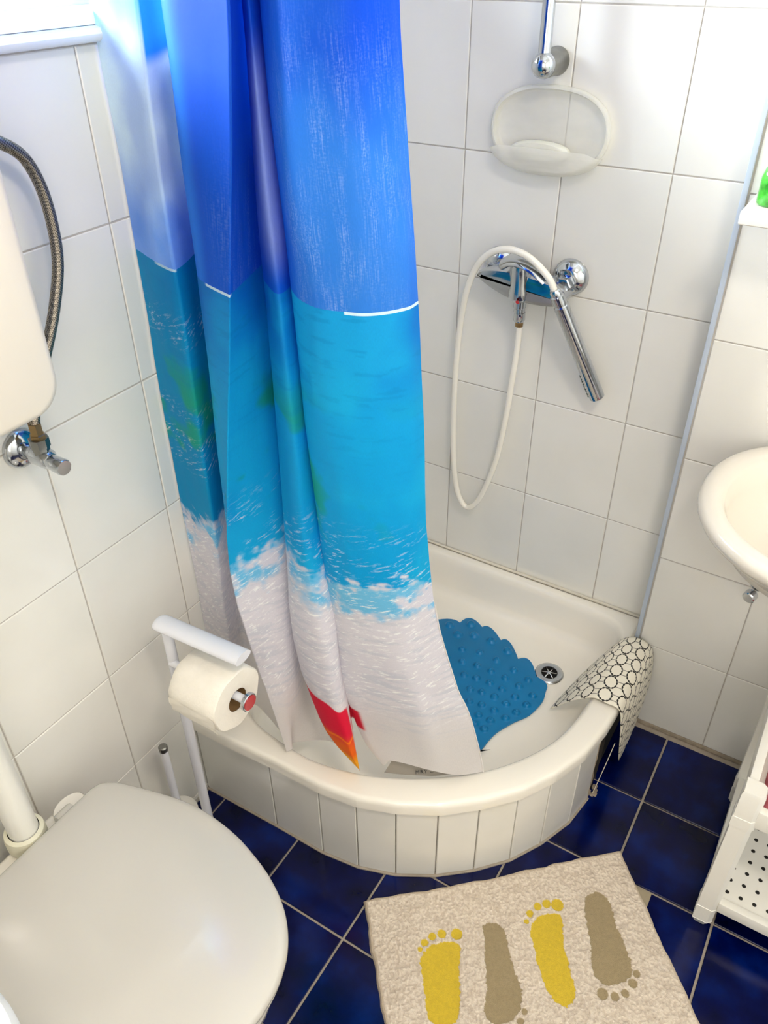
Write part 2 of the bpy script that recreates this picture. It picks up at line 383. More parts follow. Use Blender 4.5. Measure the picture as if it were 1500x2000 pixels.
# tiled apron under the tray
PAN = [(.002, -.7685), (.194, -.764), (.315, -.763), (.396, -.752), (.470, -.7265), (.540, -.686), (.602, -.635), (.656, -.576), (.696, -.508), (.728, -.431), (.742, -.350)]
apron = thing('tray_apron', 'curved white tiled skirt below the shower tray rim', 'tiled skirt', (.4, -.7, 0))
def inward(P, d):
    out = []
    for i, p in enumerate(P):
        a = P[max(i-1, 0)]; b = P[min(i+1, len(P)-1)]; tx, ty = b[0]-a[0], b[1]-a[1]; L = math.hypot(tx, ty)
        out.append((p[0]-ty/L*d, p[1]+tx/L*d))
    return out
core_o = inward(PAN, .0075); core_i = inward(PAN, .03)
extrude_poly('mortar_core', core_o+core_i[::-1], -.002, .2225, GROUT, apron)
for (ax, ay), (bx, by) in zip(PAN, PAN[1:]):
    L = math.hypot(bx-ax, by-ay); tx, ty = (bx-ax)/L, (by-ay)/L; nx, ny = ty, -tx
    me = tile_mesh(L-.0028, .2165, .008, .0012, TILE)
    o = bpy.data.objects.new('tile', me); COL.objects.link(o); o.parent = apron
    R = rot((tx, ty, 0), (0, 0, 1), (nx, ny, 0))
    o.matrix_parent_inverse = Matrix.Translation(-apron.location)
    o.matrix_basis = Matrix.Translation(((ax+bx)/2-nx*.008, (ay+by)/2-ny*.008, .005+.108)) @ R
fo = inward(PAN, -.0035)
extrude_poly('mortar_bead', fo+inward(PAN, .006)[::-1], -.001, .0035, GROUTF, apron)
# the open end by the wall: dark hollow, broken mortar, a stray wire
gap = thing('broken_skirt_end', 'dark open gap with broken mortar at the right end of the tray skirt', 'broken skirting', (.735, -.22, 0))
box('hollow_shade_board', (.722, -.345, 0.0), (.733, -.086, .221), DARK, gap)  # near-black panel closing the hollow, standing in for its inner darkness
bm = bmesh.new()
rr = random.Random(7)
def jag(x, y, z0, z1, wd, dx, dy):
    n = 14; a = []; b = []
    for i in range(n+1):
        f = i/n; z = z0+(z1-z0)*f
        a.append((x+dx*f+rr.uniform(-.0015, .0015), y+dy*f+rr.uniform(-.002, .002), z)); b.append((x+dx*f-.006+rr.uniform(-.002, .001), y+dy*f+wd+rr.uniform(-.004, .004), z))
    va = [bm.verts.new(p) for p in a]; vb = [bm.verts.new(p) for p in b]; vc = [bm.verts.new((p[0]-.006, p[1], p[2])) for p in a]
    for i in range(n):
        bm.faces.new((va[i], va[i+1], vb[i+1], vb[i])); bm.faces.new((vc[i], vb[i], vb[i+1], vc[i+1])); bm.faces.new((va[i], vc[i], vc[i+1], va[i+1]))
jag(.743, -.347, .0, .221, .008, 0, 0)
link('mortar_edge', bm, RUBBLE, gap, smooth=False)
bm = bmesh.new(); jag(.741, -.322, .0, .221, .012, .0, .010); link('loose_board', bm, BOARD, gap, smooth=False)
bm = bmesh.new(); jag(.740, -.290, .0, .221, .018, .0, .02); link('inner_board', bm, BOARD, gap, smooth=False)
tube('wire', [(.748, -.335, .006), (.752, -.325, .04), (.757, -.300, .085), (.760, -.275, .12)], .0009, SILIC, gap, 6, 5)
bm = bmesh.new()
for k in range(9):
    x, y = .742+rr.uniform(-.008, .010), -.345+k*.004+rr.uniform(-.004, .004); s = rr.uniform(.003, .006)
    add_box(bm, (x-s, y-s, 0), (x+s, y+s, s*.9), s*.3, 1)
link('mortar_crumb', bm, RUBBLE, gap, smooth=False)

# floor drain cover, a beige tile let into the floor beside the rug
box_ = box('floor_drain_cover', (.855, -.548, -.001), (.929, -.4945, .0015), mat('beige_cover', '9C9078', .5, var=.08, vscale=40), None, .0008)
tag(box_, 'small beige square floor drain cover showing at the right edge of the footprint rug', 'drain cover')

# ------------------------------------------------------------------ shower curtain
CURTAIN = [
  (0, [(0.004,-0.692,0.351), (0.004,-0.692,0.383), (0.004,-0.692,0.415), (0.004,-0.692,0.447), (0.004,-0.693,0.479), (0.004,-0.693,0.511), (0.004,-0.693,0.543), (0.004,-0.694,0.617), (0.004,-0.694,0.691), (0.004,-0.695,0.765), (0.004,-0.695,0.839), (0.004,-0.695,0.913), (0.004,-0.695,0.987), (0.004,-0.695,1.061), (0.004,-0.695,1.135), (0.004,-0.695,1.210), (0.004,-0.695,1.284), (0.004,-0.695,1.358), (0.004,-0.695,1.432), (0.004,-0.695,1.506), (0.004,-0.695,1.580), (0.004,-0.695,1.654), (0.004,-0.695,1.728), (0.004,-0.695,1.802), (0.004,-0.695,1.876), (0.004,-0.695,1.950)]),
  (1, [(0.062,-0.681,0.237), (0.063,-0.683,0.271), (0.063,-0.686,0.305), (0.063,-0.688,0.340), (0.064,-0.690,0.374), (0.066,-0.693,0.408), (0.070,-0.696,0.442), (0.077,-0.702,0.522), (0.087,-0.709,0.601), (0.097,-0.716,0.680), (0.106,-0.722,0.760), (0.112,-0.726,0.839), (0.115,-0.728,0.918), (0.116,-0.728,0.998), (0.117,-0.728,1.077), (0.117,-0.728,1.157), (0.117,-0.728,1.236), (0.117,-0.728,1.315), (0.120,-0.728,1.395), (0.123,-0.728,1.474), (0.125,-0.728,1.553), (0.125,-0.728,1.633), (0.125,-0.728,1.712), (0.125,-0.728,1.791), (0.125,-0.728,1.871), (0.125,-0.728,1.950)]),
  (0, [(0.084,-0.658,0.214), (0.081,-0.657,0.248), (0.078,-0.656,0.283), (0.074,-0.655,0.318), (0.072,-0.654,0.352), (0.070,-0.653,0.387), (0.069,-0.652,0.422), (0.068,-0.649,0.502), (0.068,-0.646,0.583), (0.071,-0.643,0.663), (0.075,-0.641,0.744), (0.079,-0.640,0.824), (0.081,-0.640,0.904), (0.083,-0.640,0.985), (0.085,-0.640,1.065), (0.085,-0.640,1.146), (0.086,-0.640,1.226), (0.086,-0.640,1.307), (0.087,-0.640,1.387), (0.088,-0.640,1.468), (0.088,-0.640,1.548), (0.088,-0.640,1.628), (0.088,-0.640,1.709), (0.088,-0.640,1.789), (0.088,-0.640,1.870), (0.088,-0.640,1.950)]),
  (0, [(0.213,-0.715,0.237), (0.205,-0.715,0.271), (0.197,-0.716,0.305), (0.189,-0.716,0.340), (0.181,-0.716,0.374), (0.172,-0.717,0.408), (0.162,-0.717,0.443), (0.147,-0.718,0.522), (0.135,-0.719,0.601), (0.132,-0.720,0.680), (0.134,-0.721,0.760), (0.137,-0.722,0.839), (0.140,-0.722,0.919), (0.143,-0.722,0.998), (0.146,-0.722,1.077), (0.147,-0.722,1.157), (0.148,-0.722,1.236), (0.148,-0.722,1.315), (0.150,-0.722,1.395), (0.153,-0.722,1.474), (0.154,-0.722,1.553), (0.154,-0.722,1.633), (0.154,-0.722,1.712), (0.154,-0.722,1.791), (0.154,-0.722,1.871), (0.154,-0.722,1.950)]),
  (0, [(0.226,-0.733,0.252), (0.219,-0.734,0.286), (0.212,-0.734,0.320), (0.205,-0.735,0.354), (0.198,-0.735,0.388), (0.190,-0.736,0.422), (0.180,-0.737,0.456), (0.166,-0.739,0.534), (0.156,-0.741,0.613), (0.155,-0.744,0.692), (0.160,-0.746,0.770), (0.168,-0.747,0.849), (0.175,-0.748,0.928), (0.181,-0.748,1.006), (0.186,-0.748,1.085), (0.190,-0.748,1.163), (0.193,-0.748,1.242), (0.194,-0.748,1.321), (0.197,-0.748,1.399), (0.199,-0.748,1.478), (0.200,-0.748,1.557), (0.201,-0.748,1.635), (0.201,-0.748,1.714), (0.201,-0.748,1.793), (0.201,-0.748,1.871), (0.201,-0.748,1.950)]),
  (2, [(0.234,-0.750,0.262), (0.228,-0.750,0.296), (0.222,-0.751,0.330), (0.216,-0.751,0.363), (0.210,-0.752,0.397), (0.204,-0.753,0.431), (0.194,-0.753,0.465), (0.180,-0.756,0.543), (0.169,-0.758,0.621), (0.167,-0.760,0.699), (0.174,-0.763,0.777), (0.187,-0.764,0.856), (0.201,-0.765,0.934), (0.214,-0.765,1.012), (0.228,-0.765,1.090), (0.241,-0.765,1.168), (0.255,-0.765,1.246), (0.268,-0.765,1.325), (0.281,-0.765,1.403), (0.292,-0.765,1.481), (0.298,-0.765,1.559), (0.300,-0.765,1.637), (0.300,-0.765,1.716), (0.300,-0.765,1.794), (0.300,-0.765,1.872), (0.300,-0.765,1.950)]),
  (0, [(0.240,-0.738,0.263), (0.237,-0.737,0.297), (0.234,-0.736,0.331), (0.231,-0.735,0.364), (0.228,-0.733,0.398), (0.224,-0.732,0.432), (0.217,-0.730,0.466), (0.206,-0.725,0.544), (0.197,-0.719,0.622), (0.193,-0.714,0.700), (0.193,-0.709,0.778), (0.197,-0.706,0.856), (0.204,-0.705,0.934), (0.213,-0.705,1.012), (0.220,-0.705,1.091), (0.224,-0.705,1.169), (0.229,-0.705,1.247), (0.237,-0.705,1.325), (0.245,-0.705,1.403), (0.252,-0.705,1.481), (0.256,-0.705,1.559), (0.256,-0.705,1.637), (0.256,-0.705,1.716), (0.256,-0.705,1.794), (0.256,-0.705,1.872), (0.256,-0.705,1.950)]),
  (0, [(0.226,-0.714,0.247), (0.230,-0.712,0.281), (0.234,-0.711,0.315), (0.236,-0.709,0.349), (0.235,-0.707,0.383), (0.232,-0.703,0.417), (0.229,-0.699,0.451), (0.223,-0.690,0.530), (0.217,-0.679,0.609), (0.211,-0.669,0.688), (0.207,-0.661,0.767), (0.205,-0.656,0.846), (0.205,-0.655,0.925), (0.205,-0.655,1.004), (0.205,-0.655,1.082), (0.206,-0.655,1.161), (0.210,-0.655,1.240), (0.215,-0.655,1.319), (0.220,-0.655,1.398), (0.222,-0.655,1.477), (0.223,-0.655,1.556), (0.223,-0.655,1.635), (0.223,-0.655,1.713), (0.223,-0.655,1.792), (0.223,-0.655,1.871), (0.223,-0.655,1.950)]),
  (0, [(0.276,-0.654,0.216), (0.260,-0.654,0.251), (0.246,-0.653,0.285), (0.235,-0.652,0.320), (0.226,-0.651,0.355), (0.220,-0.649,0.389), (0.213,-0.648,0.424), (0.205,-0.645,0.504), (0.199,-0.641,0.585), (0.195,-0.637,0.665), (0.194,-0.635,0.745), (0.194,-0.632,0.826), (0.195,-0.632,0.906), (0.196,-0.632,0.986), (0.196,-0.632,1.067), (0.196,-0.632,1.147), (0.197,-0.632,1.227), (0.200,-0.632,1.308), (0.203,-0.632,1.388), (0.207,-0.632,1.468), (0.209,-0.632,1.548), (0.209,-0.632,1.629), (0.209,-0.632,1.709), (0.209,-0.632,1.789), (0.209,-0.632,1.870), (0.209,-0.632,1.950)]),
  (0, [(0.375,-0.708,0.259), (0.331,-0.708,0.293), (0.306,-0.708,0.326), (0.292,-0.707,0.360), (0.281,-0.707,0.394), (0.271,-0.707,0.428), (0.258,-0.706,0.462), (0.246,-0.705,0.540), (0.242,-0.704,0.618), (0.243,-0.702,0.697), (0.244,-0.701,0.775), (0.245,-0.700,0.853), (0.245,-0.700,0.932), (0.245,-0.700,1.010), (0.246,-0.700,1.088), (0.248,-0.700,1.167), (0.249,-0.700,1.245), (0.251,-0.700,1.323), (0.254,-0.700,1.402), (0.256,-0.700,1.480), (0.256,-0.700,1.558), (0.256,-0.700,1.637), (0.256,-0.700,1.715), (0.256,-0.700,1.793), (0.256,-0.700,1.872), (0.256,-0.700,1.950)]),
  (0, [(0.386,-0.722,0.282), (0.368,-0.722,0.316), (0.355,-0.722,0.349), (0.345,-0.722,0.383), (0.335,-0.723,0.416), (0.326,-0.723,0.449), (0.319,-0.723,0.482), (0.312,-0.724,0.560), (0.306,-0.725,0.637), (0.302,-0.726,0.714), (0.300,-0.727,0.791), (0.300,-0.728,0.869), (0.299,-0.728,0.946), (0.297,-0.728,1.023), (0.296,-0.728,1.100), (0.295,-0.728,1.178), (0.293,-0.728,1.255), (0.291,-0.728,1.332), (0.290,-0.728,1.409), (0.290,-0.728,1.487), (0.290,-0.728,1.564), (0.290,-0.728,1.641), (0.290,-0.728,1.718), (0.290,-0.728,1.796), (0.290,-0.728,1.873), (0.290,-0.728,1.950)]),
  (0, [(0.380,-0.712,0.267), (0.375,-0.712,0.301), (0.370,-0.712,0.334), (0.364,-0.711,0.368), (0.357,-0.710,0.402), (0.349,-0.709,0.435), (0.343,-0.707,0.469), (0.338,-0.704,0.547), (0.333,-0.699,0.625), (0.324,-0.694,0.703), (0.314,-0.689,0.781), (0.306,-0.686,0.859), (0.300,-0.685,0.937), (0.295,-0.685,1.015), (0.291,-0.685,1.093), (0.288,-0.685,1.171), (0.284,-0.685,1.248), (0.280,-0.685,1.326), (0.276,-0.685,1.404), (0.274,-0.685,1.482), (0.273,-0.685,1.560), (0.272,-0.685,1.638), (0.272,-0.685,1.716), (0.272,-0.685,1.794), (0.272,-0.685,1.872), (0.272,-0.685,1.950)]),
  (0, [(0.339,-0.670,0.349), (0.335,-0.669,0.382), (0.330,-0.668,0.414), (0.324,-0.666,0.446), (0.318,-0.665,0.478), (0.314,-0.663,0.510), (0.310,-0.661,0.542), (0.304,-0.657,0.616), (0.296,-0.653,0.690), (0.289,-0.649,0.764), (0.283,-0.646,0.838), (0.277,-0.645,0.912), (0.272,-0.645,0.986), (0.267,-0.645,1.060), (0.264,-0.645,1.135), (0.260,-0.645,1.209), (0.256,-0.645,1.283), (0.252,-0.645,1.357), (0.249,-0.645,1.431), (0.246,-0.645,1.505), (0.245,-0.645,1.579), (0.245,-0.645,1.653), (0.245,-0.645,1.728), (0.245,-0.645,1.802), (0.245,-0.645,1.876), (0.245,-0.645,1.950)]),
  (0, [(0.410,-0.680,0.267), (0.380,-0.681,0.300), (0.365,-0.681,0.334), (0.356,-0.682,0.368), (0.345,-0.683,0.402), (0.335,-0.685,0.435), (0.330,-0.686,0.469), (0.327,-0.690,0.547), (0.324,-0.695,0.625), (0.321,-0.700,0.703), (0.318,-0.705,0.781), (0.315,-0.708,0.859), (0.312,-0.710,0.936), (0.307,-0.710,1.014), (0.304,-0.710,1.093), (0.301,-0.710,1.170), (0.298,-0.710,1.248), (0.294,-0.710,1.326), (0.290,-0.710,1.404), (0.288,-0.710,1.482), (0.287,-0.710,1.560), (0.287,-0.710,1.638), (0.287,-0.710,1.716), (0.287,-0.710,1.794), (0.287,-0.710,1.872), (0.287,-0.710,1.950)]),
  (0, [(0.432,-0.678,0.289), (0.416,-0.679,0.322), (0.405,-0.681,0.355), (0.398,-0.683,0.389), (0.393,-0.685,0.422), (0.389,-0.687,0.455), (0.386,-0.691,0.488), (0.383,-0.699,0.565), (0.380,-0.707,0.642), (0.378,-0.717,0.719), (0.378,-0.727,0.796), (0.378,-0.735,0.873), (0.376,-0.739,0.950), (0.371,-0.742,1.027), (0.367,-0.742,1.104), (0.362,-0.742,1.181), (0.357,-0.742,1.258), (0.351,-0.742,1.335), (0.346,-0.742,1.411), (0.342,-0.742,1.488), (0.340,-0.742,1.565), (0.339,-0.742,1.642), (0.339,-0.742,1.719), (0.339,-0.742,1.796), (0.339,-0.742,1.873), (0.339,-0.742,1.950)]),
  (0, [(0.504,-0.657,0.287), (0.497,-0.658,0.320), (0.490,-0.658,0.353), (0.484,-0.660,0.387), (0.478,-0.662,0.420), (0.473,-0.665,0.453), (0.466,-0.668,0.486), (0.458,-0.677,0.564), (0.449,-0.686,0.640), (0.444,-0.698,0.718), (0.440,-0.709,0.795), (0.437,-0.717,0.872), (0.435,-0.722,0.949), (0.432,-0.727,1.026), (0.430,-0.728,1.103), (0.426,-0.728,1.180), (0.422,-0.728,1.257), (0.417,-0.728,1.334), (0.411,-0.728,1.411), (0.405,-0.728,1.488), (0.403,-0.728,1.565), (0.402,-0.728,1.642), (0.402,-0.728,1.719), (0.402,-0.728,1.796), (0.402,-0.728,1.873), (0.402,-0.728,1.950)]),
  (0, [(0.546,-0.625,0.265), (0.538,-0.626,0.299), (0.530,-0.626,0.333), (0.523,-0.627,0.366), (0.515,-0.629,0.400), (0.508,-0.632,0.434), (0.499,-0.634,0.468), (0.489,-0.643,0.545), (0.479,-0.651,0.624), (0.474,-0.662,0.702), (0.472,-0.672,0.780), (0.470,-0.681,0.858), (0.469,-0.685,0.936), (0.468,-0.689,1.014), (0.465,-0.690,1.092), (0.461,-0.690,1.170), (0.456,-0.690,1.248), (0.449,-0.690,1.326), (0.440,-0.690,1.404), (0.432,-0.690,1.482), (0.427,-0.690,1.560), (0.426,-0.690,1.638), (0.426,-0.690,1.716), (0.426,-0.690,1.794), (0.426,-0.690,1.872), (0.426,-0.690,1.950)]),
  (0, [(0.583,-0.588,0.258), (0.577,-0.589,0.292), (0.570,-0.589,0.326), (0.562,-0.591,0.360), (0.553,-0.593,0.394), (0.542,-0.596,0.427), (0.526,-0.600,0.461), (0.508,-0.609,0.540), (0.493,-0.620,0.618), (0.485,-0.632,0.696), (0.481,-0.643,0.775), (0.479,-0.653,0.853), (0.478,-0.659,0.931), (0.475,-0.662,1.010), (0.470,-0.662,1.088), (0.465,-0.662,1.167), (0.458,-0.662,1.245), (0.451,-0.662,1.323), (0.444,-0.662,1.401), (0.436,-0.662,1.480), (0.431,-0.662,1.558), (0.430,-0.662,1.637), (0.430,-0.662,1.715), (0.430,-0.662,1.793), (0.430,-0.662,1.872), (0.430,-0.662,1.950)]),
]

def vnoise(x, y, seed=0):
    xi = np.floor(x).astype(int); yi = np.floor(y).astype(int); xf = x-xi; yf = y-yi
    rs = np.random.RandomState(seed); G_ = rs.rand(256, 256)
    g = lambda a, b: G_[a % 256, b % 256]
    u = xf*xf*(3-2*xf); v = yf*yf*(3-2*yf)
    return (g(xi, yi)*(1-u)+g(xi+1, yi)*u)*(1-v)+(g(xi, yi+1)*(1-u)+g(xi+1, yi+1)*u)*v
def fbm(x, y, seed=0, o=4):
    s = 0; a = .5; n = 0
    for k in range(o): s = s+a*vnoise(x*2**k, y*2**k, seed+k); n += a; a *= .5
    return s/n
def sstep(a, b, x): t_ = np.clip((x-a)/(b-a), 0, 1); return t_*t_*(3-2*t_)
def lerp(a, b, f): return a*(1-f[..., None])+b*f[..., None]
C3 = lambda h: np.array(lin(h)[:3])
def grid_object(name, P, UV, colr, m, parent=None, det=None, sky=None):
    n, k = P.shape[:2]
    me = bpy.data.meshes.new(name)
    idx = np.arange(n*k).reshape(n, k)
    q = np.stack([idx[:-1, :-1], idx[1:, :-1], idx[1:, 1:], idx[:-1, 1:]], -1).reshape(-1, 4)
    me.vertices.add(n*k); me.vertices.foreach_set('co', P.reshape(-1).astype(np.float32))
    me.loops.add(q.size); me.loops.foreach_set('vertex_index', q.reshape(-1).astype(np.int32))
    me.polygons.add(len(q)); me.polygons.foreach_set('loop_start', np.arange(0, q.size, 4).astype(np.int32))
    me.update(calc_edges=True); me.validate()
    uv = me.uv_layers.new(name='uv'); uv.data.foreach_set('uv', UV.reshape(-1, 2)[q.reshape(-1)].reshape(-1).astype(np.float32))
    if colr is not None:
        ca = me.color_attributes.new('print', 'FLOAT_COLOR', 'POINT')
        ca.data.foreach_set('color', np.concatenate([colr.reshape(-1, 3), np.ones((n*k, 1))], 1).reshape(-1).astype(np.float32))
    for nm_, arr in (('detail', det), ('sky', sky)):
        if arr is None: continue
        ca = me.color_attributes.new(nm_, 'FLOAT_COLOR', 'POINT')
        ca.data.foreach_set('color', np.concatenate([arr.reshape(-1, 3), np.ones((n*k, 1))], 1).reshape(-1).astype(np.float32))
    o = link(name, me, m, parent)
    return o
NC = len(CURTAIN); LV = len(CURTAIN[0][1])
CP = np.array([c[1] for c in CURTAIN])          # columns x levels x 3
NZ = 760
tt = np.concatenate([np.linspace(0, .80, NZ-40, endpoint=False), np.linspace(.80, 1, 40)]); base_t = np.concatenate([np.linspace(0, .12, 7), np.linspace(.12, 1, LV-6)[1:]])
CPZ = np.stack([[np.interp(tt, base_t, CP[k, :, a]) for a in range(3)] for k in range(NC)])   # col x 3 x NZ
for _ in range(14): CPZ[:, :, 1:-1] = (CPZ[:, :, :-2]+2*CPZ[:, :, 1:-1]+CPZ[:, :, 2:])/4
CPZ = CPZ.transpose(0, 2, 1)                    # col x NZ x 3
cols_, kk = [], []
crease = [c[0] for c in CURTAIN]
for i in range(NC-1):
    nsub = 16 if i < 14 else 40
    p0, p1 = CPZ[i], CPZ[i+1]
    d = p1-p0
    m0 = d*1.0 if i == 0 or crease[i] == 2 else (p1-CPZ[i-1])/2
    m1 = d*1.0 if i == NC-2 or crease[i+1] == 2 else (CPZ[i+2]-p0)/2
    if i > 0 and crease[i] == 1: m0 = .5*m0+.5*d
    if i < NC-2 and crease[i+1] == 1: m1 = .5*m1+.5*d
    # keep tangents bounded by the chord so that folds do not overshoot
    L0 = np.linalg.norm(d, axis=1, keepdims=True)+1e-6
    for mm in (m0, m1):
        n_ = np.linalg.norm(mm, axis=1, keepdims=True)+1e-6; mm *= np.minimum(1, 1.3*L0/n_)
    for s in range(nsub+(1 if i == NC-2 else 0)):
        f = s/nsub; h00 = 2*f**3-3*f**2+1; h10 = f**3-2*f**2+f; h01 = -2*f**3+3*f**2; h11 = f**3-f**2
        cols_.append(h00*p0+h10*m0+h01*p1+h11*m1); kk.append(i+f)
P = np.array(cols_); kk = np.array(kk)[:, None]*np.ones((1, NZ)); Z = P[:, :, 2]
P[:, :, 0] = np.maximum(P[:, :, 0], .003)
dl = np.linalg.norm(np.diff(P[:, NZ//2:NZ//2+1], axis=0), axis=2); U = np.concatenate([[0], np.cumsum(dl[:, 0])])[:, None]*np.ones((1, NZ))
# soft small wrinkles
wr = (fbm(U*9+3, Z*2.2, 11, 3)-.5)*.012+(fbm(U*30, Z*7+4, 12, 2)-.5)*.003
P[:, :, 1] += wr*sstep(.26, .36, Z); P[:, :, 0] = np.maximum(P[:, :, 0], .003)
# --- printed beach picture, with window light painted into the left folds: K is the fold index, Z the height on the cloth
K = kk
n1 = fbm(U*5, Z*6, 21); n2 = fbm(U*14, Z*16, 22); n3 = fbm(U*22, Z*150, 23); n4 = fbm(U*60, Z*60, 24, 3)
deep = lerp(C3('0C5CD2'), C3('0244C2'), sstep(1.2, 1.6, Z))
wide = sstep(13.0, 14.2, K)
sky = lerp(deep, C3('2A7CDA'), (.25+.75*wide)*.75*sstep(.42, .66, n1)*sstep(1.75, 1.25, Z))
sky = lerp(sky, C3('3884DE'), wide*.55*sstep(1.50, 1.35, Z))
cloud_glareA = sstep(2.6, 1.9, K)*(.62+.38*sstep(.35, .6, n1))
cloudB = np.exp(-((K-10.2)/.95)**2)*sstep(1.50, 1.42, Z)*(.6+.4*sstep(.3, .6, n2))
cl = lerp(C3('8AB8FF'), C3('E6FBFF'), sstep(1.22, 1.36, Z))  # left fold's cloud print whitened towards the top to imitate window glare
cl = lerp(cl, C3('7FE0FF'), sstep(1.46, 1.51, Z)*.8)
cl = lerp(cl, C3('62A2FC'), .45*sstep(.48, .62, fbm(U*7+9, Z*9, 31))*sstep(1.46, 1.36, Z))
sky = lerp(sky, cl, np.clip(cloud_glareA, 0, 1)); sky = lerp(sky, C3('2F8CF4'), sstep(2.9, 3.1, K)*sstep(4.2, 3.6, K)*.7)  # paler strip painted where light shows through the fold's edge
sky = lerp(sky, C3('2C8EF0'), sstep(1.0, 1.06, K)*sstep(2.6, 2.3, K)*sstep(1.445, 1.462, Z+.01*n2))
sky = lerp(sky, C3('7F93DA'), np.clip(cloudB*sstep(1.20, 1.27, Z), 0, 1))
HZ = 1.197
sea = lerp(C3('0CA2E0'), C3('0272CC'), sstep(HZ-.16, HZ, Z))
sea = lerp(sea, C3('18B4E6'), sstep(.4, .6, n1)*.6)
left = sstep(3.2, 2.6, K)
sea = lerp(sea, C3('008CC0'), left*.7)
green = sstep(.54, .68, fbm(U*9+2, Z*13+1, 51))*sstep(.80, .86, Z)*sstep(1.10, .98, Z)
sea = lerp(sea, C3('1FA67E'), green*.85*(1-.62*wide))
rip = sstep(.60, .70, n3)*sstep(HZ-.35, HZ-.03, Z); sea = lerp(sea, C3('0080C0'), rip*.32)
SHORE = .735+.020*np.sin(K*.9+.4)+.05*(n1-.5)+.03*(n2-.5)
wash = lerp(C3('74C4EC'), C3('DCDAE6'), sstep(.40, .60, fbm(U*22, Z*40, 55, 4)+.3*(n4-.5)))
sand = lerp(C3('E2DEE6'), C3('DFDAD8'), sstep(.50, .33, Z))
sand = lerp(sand, C3('B9C2D0'), sstep(.5, .68, n3)*.35*sstep(.3, .45, Z))
w1 = SHORE-.085+.05*(n4-.5)
C = lerp(sand, wash, sstep(w1, w1+.035, Z))
w2 = SHORE-.012+.05*(n4-.5)+.03*(n3-.5)
C = lerp(C, sea, sstep(w2, w2+.016, Z))
hl = np.clip(sstep(14.6, 14.62, K)+sstep(3.9, 4.0, K)*sstep(5.1, 5.0, K)+.8*sstep(.5, .6, K)*sstep(1.05, 1.0, K), 0, 1)
# bright flower at the lower edge of the narrow fold
fz = Z+.010*(K-10)
fl = sstep(8.8, 8.9, K)*sstep(11.15, 11.05, K)*sstep(.428, .425, fz+.004*np.sin(K*5))
flc = lerp(lerp(C3('FFB81E'), C3('F06A1C'), sstep(.290, .315, Z)), C3('E41F40'), sstep(.325, .365, Z))
C = lerp(C, flc, fl)
C = lerp(C, C3('FF8A1A'), fl*np.exp(-((Z-.347+.004*np.sin(K*5))/.0025)**2))
fl2 = sstep(11.2, 11.4, K)*sstep(13.55, 13.35, K)*sstep(.398, .393, Z+.01*(n2-.5))*sstep(.345, .352, Z)
C = lerp(C, C3('D2223C'), fl2)
lb = np.exp(-((Z-.905)/.012)**2)+.8*np.exp(-((Z-.865)/.014)**2)+.7*np.exp(-((Z-1.10)/.02)**2)+.5*np.exp(-((Z-.96)/.012)**2)
DET = np.stack([np.clip(.35+1.3*(fbm(U*16, Z*4, 62, 3)-.4), 0, 1)*sstep(1.54, 1.40, Z)*sstep(12.8, 14, K)+.35*sstep(4, 5, K)*sstep(1.4, 1.25, Z)*(K < 9),
    np.clip(left*lb*.75+(1-left)*sstep(.88, .78, Z)*sstep(.40, .56, fbm(U*12, Z*22, 63))*.6*(Z > w2)+sstep(w2+.01, w2-.02, Z), 0, 1)*sstep(.36, .47, Z+.06*(n1-.5))*(1-fl), hl], -1)
UV = np.stack([U, Z], -1)
CM = bpy.data.materials.new('curtain_print'); CM.use_nodes = True; t = NT(CM); p = t.n['Principled BSDF']
at = t.new('ShaderNodeVertexColor'); at.layer_name = 'print'
uvn = t.new('ShaderNodeUVMap').outputs[0]
fine = t.noise(1, 2, t.mapping(uvn, (900, 240, 1))); weave = t.math('MULTIPLY_ADD', fine, .16, .92)
dt = t.new('ShaderNodeVertexColor'); dt.layer_name = 'detail'; sp_ = t.new('ShaderNodeSeparateColor'); t.l.new(dt.outputs[0], sp_.inputs[0])
thr = t.math('ADD', t.noise(1, 3, t.mapping(uvn, (900, 22, 1)), .7), t.math('MULTIPLY', t.noise(1, 2, t.mapping(uvn, (300, 420, 1))), .45))
pch = t.math('MULTIPLY', t.math('SUBTRACT', t.noise(1, 3, t.mapping(uvn, (46, 9, 1)), .6), .40), 3.2, clamp=True)
thr = t.math('MULTIPLY', t.math('MULTIPLY', t.math('MULTIPLY', t.math('SUBTRACT', thr, .70), 5.0, clamp=True), pch), t.math('MULTIPLY', sp_.outputs[0], .95))
rt_ = t.new('ShaderNodeMapping'); rt_.inputs['Rotation'].default_value = (0, 0, -.3); t.l.new(uvn, rt_.inputs[0])
spk = t.noise(1, 5, t.mapping(rt_.outputs[0], (42, 170, 1)), .68)
spk = t.math('MULTIPLY', t.math('MULTIPLY', t.math('SUBTRACT', spk, .54), 9.0, clamp=True), t.math('MULTIPLY', sp_.outputs[1], .9))
sx_ = t.new('ShaderNodeSeparateXYZ'); t.l.new(uvn, sx_.inputs[0]); vv = sx_.outputs[1]
vs_ = t.math('ADD', vv, t.math('MULTIPLY', t.noise(1, 2, t.mapping(uvn, (9, 2, 1))), .004))
sk_ = t.new('ShaderNodeVertexColor'); sk_.layer_name = 'sky'
line = t.math('MULTIPLY', t.math('MULTIPLY', t.math('LESS_THAN', t.math('ABSOLUTE', t.math('SUBTRACT', vs_, 1.1965)), .0019), sp_.outputs[2]), .9)
cc_ = t.mix(spk, at.outputs[0], lin('FFFFFF'))
sk2 = t.mix(thr, sk_.outputs[0], lin('B4CAF8'))
cc_ = t.mix(t.math('GREATER_THAN', vs_, 1.198), cc_, sk2); cc_ = t.mix(line, cc_, lin('DDF5FD'))
